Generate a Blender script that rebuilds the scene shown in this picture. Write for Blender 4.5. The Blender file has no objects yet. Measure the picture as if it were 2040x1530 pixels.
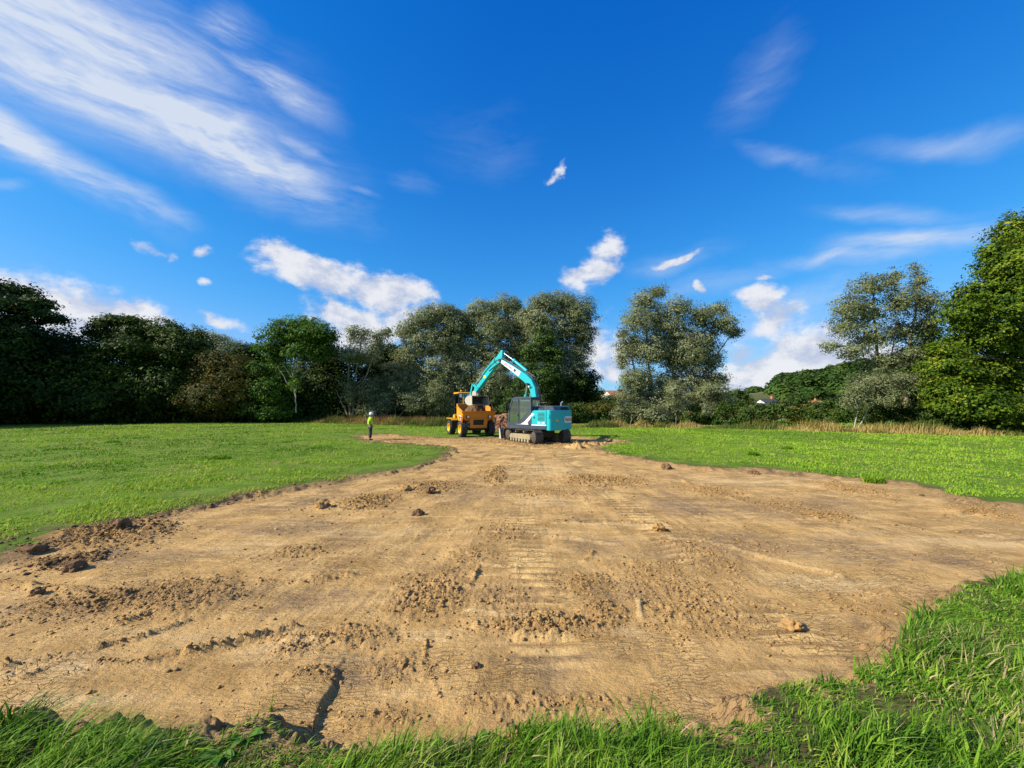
import bpy, bmesh, math, random
import numpy as np
from mathutils import Vector, Matrix
R = math.radians
random.seed(7)
rng = np.random.default_rng(7)
col = bpy.context.scene.collection
sc = bpy.context.scene

# ---------------------------------------------------------------- camera
CAMZ = 2.2
F = 800.0                      # focal length in pixels of the 2040 px wide photograph
PITCH = math.atan(45 / 800)
cam = bpy.data.cameras.new('camera')
cam.sensor_width = 36
cam.lens = 36 * F / 2040
cam.clip_start = 0.05
cam.clip_end = 4000
cob = bpy.data.objects.new('camera', cam)
cob.location = (0, 0, CAMZ)
cob.rotation_euler = (math.pi / 2 + PITCH, 0, 0)
col.objects.link(cob)
sc.camera = cob

# ---------------------------------------------------------------- light
SUN_EL, SUN_AZ = 34.0, -107.0   # azimuth measured from +Y towards +X: the sun stands to the left, a touch behind
sd = Vector((math.sin(R(SUN_AZ)) * math.cos(R(SUN_EL)), math.cos(R(SUN_AZ)) * math.cos(R(SUN_EL)), math.sin(R(SUN_EL))))
sl = bpy.data.lights.new('sun', 'SUN')
sl.energy = 5.0
sl.angle = R(0.5)
sl.color = (1.0, 0.93, 0.80)
so = bpy.data.objects.new('sun', sl)
so.rotation_euler = sd.to_track_quat('Z', 'Y').to_euler()
so.location = (-30, 0, 40)
col.objects.link(so)
sc.view_settings.view_transform = 'Standard'
sc.view_settings.look = 'None'
sc.view_settings.exposure = 0.72
sc.view_settings.gamma = 1.0
sc.cycles.max_bounces = 6
sc.cycles.diffuse_bounces = 3
sc.cycles.transparent_max_bounces = 8
sc.cycles.use_denoising = True

def pdir(u, v):
    a = (u - 1020) / F; b = (765 - v) / F
    c, s = math.cos(PITCH), math.sin(PITCH)
    return a, c - b * s, s + b * c
def gp(u, v, z=0.0):
    """ground point seen at a photo pixel, on the level z"""
    x, y, w = pdir(u, v)
    t = (z - CAMZ) / w
    return (x * t, y * t)
def at(u, v, Y):
    x, y, w = pdir(u, v)
    t = Y / y
    return Vector((x * t, Y, CAMZ + w * t))

# ---------------------------------------------------------------- node helper
class NT:
    def __init__(s, tree):
        s.t = tree; s.n = tree.nodes; s.l = tree.links
    def add(s, typ, **kw):
        n = s.n.new(typ)
        for k, v in kw.items(): setattr(n, k, v)
        return n
    def put(s, sock, val):
        if isinstance(val, bpy.types.NodeSocket): s.l.new(val, sock)
        elif val is not None: sock.default_value = val
    def m(s, op, a, b=None, c=None, clamp=False):
        n = s.add('ShaderNodeMath', operation=op, use_clamp=clamp)
        s.put(n.inputs[0], a); s.put(n.inputs[1], b)
        if c is not None: s.put(n.inputs[2], c)
        return n.outputs[0]
    def vm(s, op, a, b=None, out=0):
        n = s.add('ShaderNodeVectorMath', operation=op)
        s.put(n.inputs[0], a)
        if b is not None: s.put(n.inputs[1], b)
        return n.outputs['Value' if op in ('DOT_PRODUCT', 'LENGTH') else 'Vector']
    def mix(s, f, a, b):
        n = s.add('ShaderNodeMix', data_type='RGBA')
        s.put(n.inputs[0], f)
        for i, v in ((6, a), (7, b)):
            s.put(n.inputs[i], v if isinstance(v, bpy.types.NodeSocket) else (*v, 1))
        return n.outputs[2]
    def ramp01(s, x, lo, hi, smooth=True):
        n = s.add('ShaderNodeMapRange', interpolation_type='SMOOTHSTEP' if smooth else 'LINEAR')
        s.put(n.inputs[0], x); n.inputs[1].default_value = lo; n.inputs[2].default_value = hi
        return n.outputs[0]
    def noise(s, vec, scale, detail=4, rough=0.55, dist=0.0, lac=2.0):
        n = s.add('ShaderNodeTexNoise')
        if vec is not None: s.put(n.inputs['Vector'], vec)
        n.inputs['Scale'].default_value = scale; n.inputs['Detail'].default_value = detail
        n.inputs['Roughness'].default_value = rough; n.inputs['Distortion'].default_value = dist
        n.inputs['Lacunarity'].default_value = lac
        return n.outputs['Fac']
    def mapping(s, vec, scale=(1, 1, 1), rot=(0, 0, 0), loc=(0, 0, 0)):
        n = s.add('ShaderNodeMapping')
        s.put(n.inputs[0], vec); n.inputs[1].default_value = loc; n.inputs[2].default_value = rot; n.inputs[3].default_value = scale
        return n.outputs[0]

# ---------------------------------------------------------------- sky
world = bpy.data.worlds.new('World'); sc.world = world
world.use_nodes = True
w = NT(world.node_tree); w.n.clear()
sky = w.add('ShaderNodeTexSky', sky_type='NISHITA')
sky.sun_disc = False
sky.sun_elevation = R(SUN_EL); sky.sun_rotation = R(SUN_AZ)
sky.altitude = 0; sky.air_density = 1.0; sky.dust_density = 0.35; sky.ozone_density = 3.0
hs = w.add('ShaderNodeHueSaturation'); hs.inputs['Saturation'].default_value = 1.25
w.l.new(sky.outputs[0], hs.inputs['Color'])
ssep = w.add('ShaderNodeSeparateColor'); w.l.new(hs.outputs[0], ssep.inputs[0])
SK = 0.1245
def chan(i, tintk, a, pw):      # the camera's deep saturated blue: one curve per channel
    c = w.m('MULTIPLY', ssep.outputs[i], tintk * SK)
    return w.m('MULTIPLY', w.m('POWER', w.m('MAXIMUM', c, 0.0), pw), a / SK)
scmb = w.add('ShaderNodeCombineColor')
gch = chan(1, 1.0, 1.10, 1.0); w.l.new(w.m('MINIMUM', chan(0, .60, 24.0, 2.4), w.m('MULTIPLY', gch, .50)), scmb.inputs[0]); w.l.new(gch, scmb.inputs[1]); w.l.new(chan(2, 1.28, 1.0, .60), scmb.inputs[2])
blue0 = scmb.outputs[0]
tc = w.add('ShaderNodeTexCoord')
sx = w.add('ShaderNodeSeparateXYZ'); w.l.new(tc.outputs['Generated'], sx.inputs[0])
az = w.m('ARCTAN2', sx.outputs[0], sx.outputs[1])
hyp = w.m('MAXIMUM', w.m('SQRT', w.m('ADD', w.m('POWER', sx.outputs[0], 2), w.m('POWER', sx.outputs[1], 2))), 0.02)
tt = w.m('DIVIDE', sx.outputs[2], hyp)
hz = w.m('MULTIPLY', w.m('EXPONENT', w.m('MULTIPLY', w.m('ABSOLUTE', tt), -3.6)), 0.62)
blue = w.mix(hz, blue0, (1.15, 3.7, 7.6))
cq = w.add('ShaderNodeCombineXYZ'); w.l.new(az, cq.inputs[0]); w.l.new(tt, cq.inputs[1])
q = cq.outputs[0]
def azt(u, v):
    x, y, z = pdir(u, v)
    return np.array([math.atan2(x, y), z / math.hypot(x, y)])
def blob(u, v, ru, rv, ang=0, k=1.12, qq=None):
    """soft elliptical patch of sky, given by the view direction of its middle"""
    ca, sa = math.cos(R(ang)), math.sin(R(ang))
    c = azt(u, v)
    e1 = azt(u + ru * ca, v + ru * sa) - c
    e2 = azt(u - rv * sa, v + rv * ca) - c
    inv = np.linalg.inv(np.column_stack([e1, e2]))
    o = -inv @ c
    d1 = w.m('ADD', w.vm('DOT_PRODUCT', qq, (inv[0, 0], inv[0, 1], 0)), float(o[0]))
    d2 = w.m('ADD', w.vm('DOT_PRODUCT', qq, (inv[1, 0], inv[1, 1], 0)), float(o[1]))
    r2 = w.m('MULTIPLY_ADD', d1, d1, w.m('MULTIPLY', d2, d2))
    return w.m('MULTIPLY', w.m('EXPONENT', w.m('MULTIPLY', r2, -1.35)), k)
def union(lst):
    o = lst[0]
    for b in lst[1:]: o = w.m('MAXIMUM', o, b)
    return w.m('MAXIMUM', o, 0.0)
# wobble the coordinates a little so no patch keeps a clean outline
nz = w.add('ShaderNodeTexNoise'); w.l.new(q, nz.inputs['Vector']); nz.inputs['Scale'].default_value = 5; nz.inputs['Detail'].default_value = 6
wob = w.vm('MULTIPLY', w.vm('SUBTRACT', nz.outputs['Color'], (0.5, 0.5, 0.5)), (0.20, 0.14, 0))
qc = w.vm('ADD', q, wob)
cum = [(60, 600, 150, 60, 12), (175, 615, 90, 40, 10), (265, 618, 120, 42, 18), (330, 645, 70, 25, 20), (300, 488, 60, 11, 8), (338, 494, 24, 13, 0),
       (420, 488, 28, 11, 10), (430, 542, 20, 9, 0), (435, 622, 45, 14, 20), (580, 520, 70, 42, 15), (660, 560, 90, 42, 22), (760, 590, 85, 42, 15), (700, 640, 95, 30, 10), (800, 632, 70, 40, 0), (690, 672, 90, 30, 0),
       (1205, 500, 32, 52, 25), (1185, 540, 75, 32, -15), (1140, 545, 50, 18, 0), (1350, 512, 60, 11, -12), (1500, 565, 28, 10, 0), (1422, 572, 16, 12, 0), (1510, 610, 60, 36, 0),
       (1545, 640, 70, 34, -15), (1180, 700, 60, 60, 0), (1480, 690, 80, 20, -8), (1560, 715, 190, 48, -4), (1480, 752, 160, 30, 0), (1680, 700, 120, 40, 0), (1210, 740, 70, 40, 0), (1106, 338, 8, 20, 12),
       (2300, 640, 200, 60, 0), (-250, 600, 250, 70, 0)]
M1 = union([blob(c[0], c[1], c[2] * 1.22, c[3] * 1.25, c[4], k=(1.6 if c[2] >= 85 else 1.15), qq=qc) for c in cum])
n1 = w.noise(w.mapping(w.vm('ADD', q, w.vm('MULTIPLY', wob, (.25, .25, 0))), scale=(1, 1.35, 1)), 8.5, 12, 0.62)
dens = w.m('MULTIPLY_ADD', w.m('SUBTRACT', n1, 0.5), w.m('MULTIPLY_ADD', w.ramp01(M1, .05, .6), 3.2, .6), M1)
c1 = w.m('MULTIPLY', w.ramp01(dens, 0.34, 1.22), w.ramp01(M1, .06, .45))
n1b = w.noise(w.mapping(w.vm('ADD', q, w.vm('ADD', (-0.03, 0.03, 0), w.vm('MULTIPLY', wob, (.25, .25, 0)))), scale=(1, 1.35, 1)), 8.5, 12, 0.62)
lit = w.ramp01(w.m('SUBTRACT', w.m('ADD', n1, 0.10), n1b), -0.03, 0.22)
ccol = w.mix(lit, (0.58, 0.65, 0.84), (0.95, 0.96, 1.0))
cir = [(120, 50, 440, 130, 18, 1.15), (200, 170, 450, 90, 20, 1.15), (420, 275, 290, 58, 27, 1.35), (560, 325, 130, 32, 22, 1.0), (60, 290, 260, 42, 30, 1.5), (230, 370, 160, 24, 24, 0.9), (440, 50, 80, 45, 25, 0.9), (540, 165, 140, 34, 28, 0.95),
       (600, 290, 75, 16, 22, 0.7), (0, 370, 60, 12, 5, .5), (720, 378, 50, 9, 20, 0.45), (830, 360, 60, 22, 15, 0.22), (1500, 160, 170, 60, -50, 0.26), (1880, 280, 260, 26, -12, 0.42), (1570, 320, 160, 24, 12, 0.30),
       (1820, 480, 240, 26, -9, 0.9), (1680, 520, 190, 20, -6, 0.8), (1640, 527, 40, 15, 0, 0.75), (1780, 425, 190, 20, -3, 0.5), (960, 290, 160, 90, 0, 0.12), (2100, 430, 200, 30, -8, .5), (1345, 520, 120, 26, -12, 0.4), (1600, 610, 260, 40, -16, 0.55), (1440, 560, 200, 30, -12, .35), (-300, 100, 300, 120, 20, 1.0)]
M2 = union([blob(c[0], c[1], c[2] * 1.0, c[3] * 1.1, c[4], k=c[5] * 1.1, qq=w.vm('ADD', q, w.vm('MULTIPLY', wob, (0.7, 0.7, 0)))) for c in cir])
qr = w.vm('ADD', q, w.vm('MULTIPLY', wob, (0.45, 0.45, 0)))
n2 = w.noise(w.mapping(qr, scale=(1.5, 5.2, 1), rot=(0, 0, R(27))), 2.9, 12, 0.64, 0.5)
n2f = w.noise(w.mapping(qr, scale=(3.0, 13, 1), rot=(0, 0, R(24))), 3.6, 8, 0.65, 0.4)
n3 = w.noise(q, 3.0, 8, 0.6)
fib = w.m('ADD', w.m('MULTIPLY', w.m('SUBTRACT', n2, 0.5), 2.2), w.m('ADD', w.m('MULTIPLY', w.m('SUBTRACT', n3, 0.5), 1.6), w.m('MULTIPLY', w.m('SUBTRACT', n2f, 0.5), 0.8)))
c2 = w.ramp01(w.m('MULTIPLY', M2, w.m('ADD', fib, 0.70)), 0.03, 1.16, False)
c2 = w.m('MINIMUM', w.m('POWER', c2, 1.15), 0.90)
CB = 7.0                        # brightness of sunlit cloud on the scale of the sky texture
def cs(c):
    n = w.add('ShaderNodeMix', data_type='RGBA', blend_type='MULTIPLY'); n.inputs[0].default_value = 1
    w.put(n.inputs[6], c); n.inputs[7].default_value = (CB, CB, CB, 1)
    return n.outputs[2]
behind = w.m('MULTIPLY', w.ramp01(w.m('ABSOLUTE', az), 1.75, 2.4), w.m('MULTIPLY', w.ramp01(n3, .38, .6), .45))  # unseen cloud added behind the camera and overhead for neutral fill light
c2 = w.m('MAXIMUM', c2, w.m('MAXIMUM', behind, w.m('MULTIPLY', w.ramp01(tt, 2.2, 4.0), .3)))
skyc = w.mix(c2, blue, cs(w.mix(0.0, (0.80, 0.87, 0.99), (1, 1, 1))))
skyc = w.mix(w.m('MULTIPLY', c1, 0.96), skyc, cs(ccol))
bg = w.add('ShaderNodeBackground'); bg.inputs['Strength'].default_value = 0.078
w.l.new(skyc, bg.inputs['Color'])
wo = w.add('ShaderNodeOutputWorld'); w.l.new(bg.outputs[0], wo.inputs['Surface'])
world.cycles.sampling_method = 'MANUAL'; world.cycles.sample_map_resolution = 512

# ---------------------------------------------------------------- tagging and mesh helpers
def tag(o, label=None, cat=None, group=None, kind=None):
    if label: o['label'] = label
    if cat: o['category'] = cat
    if group: o['group'] = group
    if kind: o['kind'] = kind
    return o
def empty(name, loc, label=None, cat=None, group=None, rz=0):
    o = bpy.data.objects.new(name, None); col.objects.link(o)
    o.location = loc; o.rotation_euler = (0, 0, rz); o.empty_display_size = 0.3
    return tag(o, label, cat, group)
def link(name, me, mat, parent=None):
    if mat is not None: me.materials.append(mat)
    o = bpy.data.objects.new(name, me); col.objects.link(o)
    if parent: o.parent = parent
    return o
def np_mesh(name, V, Fa, attrs=None, smooth=False):
    """V (n,3), Fa (m,k) with constant k"""
    me = bpy.data.meshes.new(name)
    n, (m, k) = len(V), Fa.shape
    me.vertices.add(n); me.vertices.foreach_set('co', np.ascontiguousarray(V, dtype=np.float32).ravel())
    me.loops.add(m * k); me.loops.foreach_set('vertex_index', np.ascontiguousarray(Fa, dtype=np.int32).ravel())
    me.polygons.add(m); me.polygons.foreach_set('loop_start', np.arange(0, m * k, k, dtype=np.int32))
    if smooth: me.polygons.foreach_set('use_smooth', np.ones(m, dtype=bool))
    me.update(calc_edges=True)
    for an, (dom, typ, data) in (attrs or {}).items():
        a = me.attributes.new(an, typ, dom)
        a.data.foreach_set('value' if typ == 'FLOAT' else 'color', np.ascontiguousarray(data, dtype=np.float32).ravel())
    return me

# ---------------------------------------------------------------- numpy noise
def _h(ix, iy, s):
    n = (ix * 374761393 + iy * 668265263 + s * 1442695041).astype(np.int64) & 0xffffffff
    n = ((n ^ (n >> 13)) * 1274126177) & 0xffffffff
    n = ((n ^ (n >> 16)) * 2246822519) & 0xffffffff
    return ((n ^ (n >> 13)) & 0xffffff) / float(0xffffff)
def vnoise(x, y, s=0):
    ix = np.floor(x).astype(np.int64); iy = np.floor(y).astype(np.int64)
    fx = x - ix; fy = y - iy
    fx = fx * fx * (3 - 2 * fx); fy = fy * fy * (3 - 2 * fy)
    a = _h(ix, iy, s); b = _h(ix + 1, iy, s); c = _h(ix, iy + 1, s); d = _h(ix + 1, iy + 1, s)
    return (a + (b - a) * fx) * (1 - fy) + (c + (d - c) * fx) * fy
def fbm(x, y, octv=4, s=0, g=0.5):
    o = np.zeros_like(x); a = 1.0; t = 0.0
    for i in range(octv):
        o += a * vnoise(x, y, s + i * 17); t += a
        x = x * 2.03 + 11.3; y = y * 2.03 + 5.7; a *= g
    return o / t
def sstep(a, b, x):
    t = np.clip((x - a) / (b - a), 0, 1); return t * t * (3 - 2 * t)
def seg_dist(x, y, ax, ay, bx, by):
    dx, dy = bx - ax, by - ay
    t = np.clip(((x - ax) * dx + (y - ay) * dy) / (dx * dx + dy * dy + 1e-9), 0, 1)
    return np.hypot(x - ax - t * dx, y - ay - t * dy), t
def poly_sd(x, y, P):
    """signed distance, positive inside"""
    d = np.full(x.shape, 1e9); ins = np.zeros(x.shape, bool)
    for i in range(len(P)):
        (ax, ay), (bx, by) = P[i], P[(i + 1) % len(P)]
        d = np.minimum(d, seg_dist(x, y, ax, ay, bx, by)[0])
        c = ((ay > y) != (by > y))
        if by != ay:
            ins ^= c & (x < (bx - ax) * (y - ay) / (by - ay) + ax)
    return np.where(ins, d, -d)
def line_d(x, y, pts):
    d = np.full(x.shape, 1e9)
    for i in range(len(pts) - 1):
        d = np.minimum(d, seg_dist(x, y, *pts[i], *pts[i + 1])[0])
    return d

# ---------------------------------------------------------------- materials
def mat_new(name):
    m = bpy.data.materials.new(name); m.use_nodes = True
    n = NT(m.node_tree); n.n.clear()
    out = n.add('ShaderNodeOutputMaterial')
    return m, n, out
def principled(n, **kw):
    p = n.add('ShaderNodeBsdfPrincipled')
    for k, v in kw.items():
        k = {'color': 'Base Color', 'rough': 'Roughness', 'metal': 'Metallic', 'spec': 'Specular IOR Level', 'normal': 'Normal', 'coat': 'Coat Weight'}.get(k, k)
        if k == 'Base Color' and not isinstance(v, bpy.types.NodeSocket): v = (*v[:3], 1)
        n.put(p.inputs[k], v)
    return p
def attr(n, name, out='Fac'):
    a = n.add('ShaderNodeAttribute', attribute_name=name)
    return a.outputs[out]
def paint(name, c, rough=0.4, metal=0.0, dirt=0.25, dirtc=(0.30, 0.22, 0.13), coat=0.0):
    m, n, out = mat_new(name)
    tc = n.add('ShaderNodeTexCoord')
    a = n.noise(tc.outputs['Object'], 2.3, 6, 0.65)
    b = n.noise(tc.outputs['Object'], 19, 4, 0.6)
    f = n.ramp01(n.m('MULTIPLY_ADD', b, 0.5, n.m('MULTIPLY', a, 0.7)), 0.50, 0.92)
    f = n.m('MULTIPLY', f, dirt)
    colr = n.mix(f, c, dirtc)
    p = principled(n, color=colr, rough=n.m('MULTIPLY_ADD', f, 0.5, rough, clamp=True), metal=metal, coat=coat)
    n.l.new(p.outputs[0], out.inputs[0])
    return m
# ---------------------------------------------------------------- the stripped area: outline on the ground
PIT = [(-4.3, 2.62)] + [gp(u, v, 0.2) for u, v in [(60, 1425), (160, 1440), (250, 1438), (400, 1440), (520, 1440), (600, 1465), (640, 1490), (700, 1500), (800, 1495), (900, 1500), (1000, 1470), (1150, 1462), (1250, 1468), (1380, 1458),
        (1480, 1415), (1530, 1375), (1600, 1345), (1700, 1335), (1780, 1325), (1820, 1265), (1860, 1205), (1920, 1170), (2040, 1150)]] \
      + [(9.0, 5.2), (14, 5.8), (17, 7.5), (15.5, 9.6)] \
      + [gp(u, v, 0.05) for u, v in [(2040, 1012), (1950, 1000), (1850, 976), (1750, 956), (1650, 950), (1500, 934), (1400, 932), (1330, 924), (1230, 905), (1190, 895), (1215, 887), (1250, 880), (1205, 875), (1130, 868), (1004, 870),
        (954, 873), (921, 874), (872, 873), (817, 869.5), (762, 865), (707, 868.5), (732, 879), (790, 882), (858, 887), (897, 892), (890, 905), (885, 915), (800, 936), (700, 951), (600, 968), (500, 985), (400, 1006), (300, 1031), (200, 1046), (100, 1067), (50, 1090), (0, 1112)]] \
      + [(-10, 5.3), (-12.5, 3.9), (-9, 2.4), (-6, 2.5)]
PA = np.array(PIT)
def grass_level(x, y):
    r = np.hypot(x, y)
    return 0.20 - 0.14 * sstep(4.2, 8, r) * (x < 4) - 0.10 * sstep(6.5, 10, r) * (x >= 4) - .03 * sstep(10, 20, r) * (x >= 4) + .01 * sstep(10, 20, r) * (x < 4)
def far_rise(x, y):
    r = np.hypot(x, y)
    return 9.0 * sstep(110, 420, r) + 19 * np.exp(-(((x - 290) / 80.0) ** 2 + ((y - 300) / 75.0) ** 2)) * sstep(90, 200, r)
# windrows of loose soil left between bucket passes: (polyline in photo pixels, width m, height m)
RIDGES = [([(0, 1338), (150, 1310), (260, 1285), (375, 1243)], .05, .030), ([(0, 1375), (90, 1340)], .04, .02), ([(180, 1335), (300, 1318), (420, 1290), (500, 1272), (590, 1245)], .06, .045), ([(500, 1272), (640, 1270)], .06, .02),
          ([(0, 1250), (100, 1225), (250, 1190), (420, 1162)], .13, .035), ([(60, 1280), (200, 1255), (330, 1222), (480, 1190)], .10, .02), ([(520, 1165), (600, 1160), (700, 1143)], .10, .03),
          ([(0, 1100), (100, 1078), (230, 1058), (320, 1048)], .30, .05), ([(100, 1130), (190, 1105), (300, 1075)], .16, .03), ([(660, 1010), (730, 1000), (790, 990)], .25, .05), ([(860, 965), (830, 972)], .15, .03),
          ([(850, 1275), (845, 1310), (862, 1350), (880, 1390)], .03, .006), ([(978, 935), (985, 960)], .25, .05), ([(1130, 962), (1200, 957), (1290, 958)], .18, .04), ([(800, 1180), (850, 1160), (900, 1140)], .10, .02),
          ([(975, 1245), (1080, 1248), (1180, 1245)], .16, .045), ([(1180, 1240), (1210, 1205)], .10, .02), ([(1260, 1250), (1330, 1225)], .08, .03), ([(1065, 1070), (1150, 1078), (1235, 1086)], .05, .02), ([(1430, 1085), (1550, 1118), (1680, 1150)], .07, .028),
          ([(1360, 955), (1420, 985), (1560, 1020), (1700, 1050)], .10, .02), ([(1600, 1035), (1680, 1025)], .15, .03), ([(1100, 1040), (1250, 1042), (1420, 1050)], .05, .015), ([(1640, 950), (1700, 985)], .2, .03), ([(1180, 1100), (1168, 1120)], .05, .018),
          ([(1880, 1030), (1960, 1015), (2000, 1008)], .12, .05), ([(1650, 1190), (1780, 1180)], .10, .015), ([(1420, 985), (1370, 960)], .12, .02), ([(955, 1130), (935, 1170)], .05, .008), ([(480, 1000), (700, 950)], .2, .02), ([(1150, 893), (1195, 887), (1245, 882)], .55, .26), ([(985, 884), (1030, 890), (1075, 893)], .45, .13), ([(1095, 892), (1150, 892)], .45, .15), ([(880, 905), (905, 893)], .3, .08), ([(40, 1100), (150, 1066), (330, 1035)], .35, .05), ([(0, 1165), (90, 1170), (180, 1185)], .10, .03)]
RG = [([gp(u, v) for u, v in p], wd, h) for p, wd, h in RIDGES]
# patches of crumbled soil: (u, v, ru, rv)
CRUMB = [(860, 1180, 70, 45, 1.0), (1080, 1246, 110, 22, 1.3), (1200, 1215, 45, 25, 1), (1170, 1165, 60, 25, .8), (350, 1190, 130, 40, .9), (180, 1205, 120, 30, 1), (700, 1265, 90, 25, .7), (790, 1330, 60, 30, .6), (1400, 1110, 60, 40, .7), (1370, 1200, 120, 60, .8), (1080, 980, 90, 14, .5),
         (590, 1100, 50, 18, .6), (940, 1110, 60, 20, .6), (1000, 1190, 60, 40, .5), (200, 1070, 110, 22, 1.3), (120, 1120, 70, 16, 1.2), (730, 1000, 60, 14, 1.3), (860, 970, 60, 12, 1), (985, 945, 25, 16, 1.3), (1200, 958, 80, 10, 1.2), (1420, 980, 60, 15, .8), (1560, 1010, 70, 18, .6), (1650, 1030, 50, 10, 1),
         (1000, 878, 120, 8, 1.3), (1070, 884, 60, 6, 1.4), (800, 876, 70, 5, .8), (1300, 1140, 80, 30, .5), (1500, 1090, 60, 20, .5), (1950, 1020, 40, 14, 1.0), (1700, 975, 50, 15, .8), (1720, 1215, 60, 25, .5), (620, 1345, 50, 14, .8), (600, 1290, 50, 16, .8), (760, 1430, 90, 25, .6), (1100, 1400, 200, 25, .5), (1000, 1060, 60, 25, .5), (1150, 885, 40, 6, 1.2)]
CRW = []
for u, v, ru, rv, k in CRUMB:
    c = gp(u, v); e = gp(u + ru, v); g = gp(u, v - rv); g2 = gp(u, v + rv)
    CRW.append((c[0], c[1], abs(e[0] - c[0]), (abs(g[1] - c[1]) + abs(g2[1] - c[1])) / 2, k))
BANK = [gp(675, 1335), gp(650, 1385, .05), gp(625, 1430, .1), gp(618, 1490, .2)]
STAIN = {'damp': [(1560, 1010, 110, 20), (1480, 1085, 100, 22), (1660, 1092, 130, 26), (1380, 1105, 75, 25), (950, 985, 70, 16), (1180, 1085, 70, 18), (1340, 1010, 70, 14), (1650, 1002, 70, 12), (1000, 1190, 60, 18), (560, 1050, 120, 16), (300, 1110, 160, 16), (640, 1190, 80, 20), (350, 1190, 160, 26), (120, 1215, 150, 22), (1250, 1180, 60, 20), (1800, 1110, 120, 20), (1100, 1310, 120, 18), (700, 1330, 90, 30)],
         'pale': [(1090, 935, 70, 12), (330, 1275, 130, 16), (560, 1292, 80, 20), (1255, 1262, 35, 14), (640, 1245, 60, 12), (1650, 1160, 120, 18), (90, 1330, 140, 20), (850, 1265, 60, 10), (1500, 960, 160, 10), (1850, 1080, 160, 16), (1035, 1060, 45, 8), (1080, 1000, 60, 8), (200, 1400, 200, 16), (480, 1090, 80, 14), (760, 1060, 90, 14)]}
RIBS = [[gp(u, v) for u, v in L_] for L_ in ([(1065, 1070), (1150, 1078), (1235, 1086)], [(925, 1217), (1022, 1229)], [(1335, 1073), (1420, 1082)], [(1100, 1043), (1220, 1044), (1330, 1056)], [(960, 1128), (1030, 1136)], [(1272, 1195), (1275, 1225)], [(1430, 1085), (1550, 1118), (1680, 1150)])]
SW = {k: [(gp(u, v), abs(gp(u + ru, v)[0] - gp(u, v)[0]), (gp(u, v - rv)[1] - gp(u, v + rv)[1]) / 2) for u, v, ru, rv in L_] for k, L_ in STAIN.items()}
LANES = [(0.18, 0.58), (2.55, 0.58)]
def wob_sd(x, y, with_noise=True):
    sdv = poly_sd(x, y, PIT)
    r = np.hypot(x, y)
    k = 0.5 + np.clip(r / 14, 0, 1.6)
    return sdv + (fbm(x * 1.7, y * 1.7, 5, 3) - 0.5) * 0.9 * k * 0.7 + (fbm(x * 6.5, y * 6.5, 4, 6, .6) - .5) * .34
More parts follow.
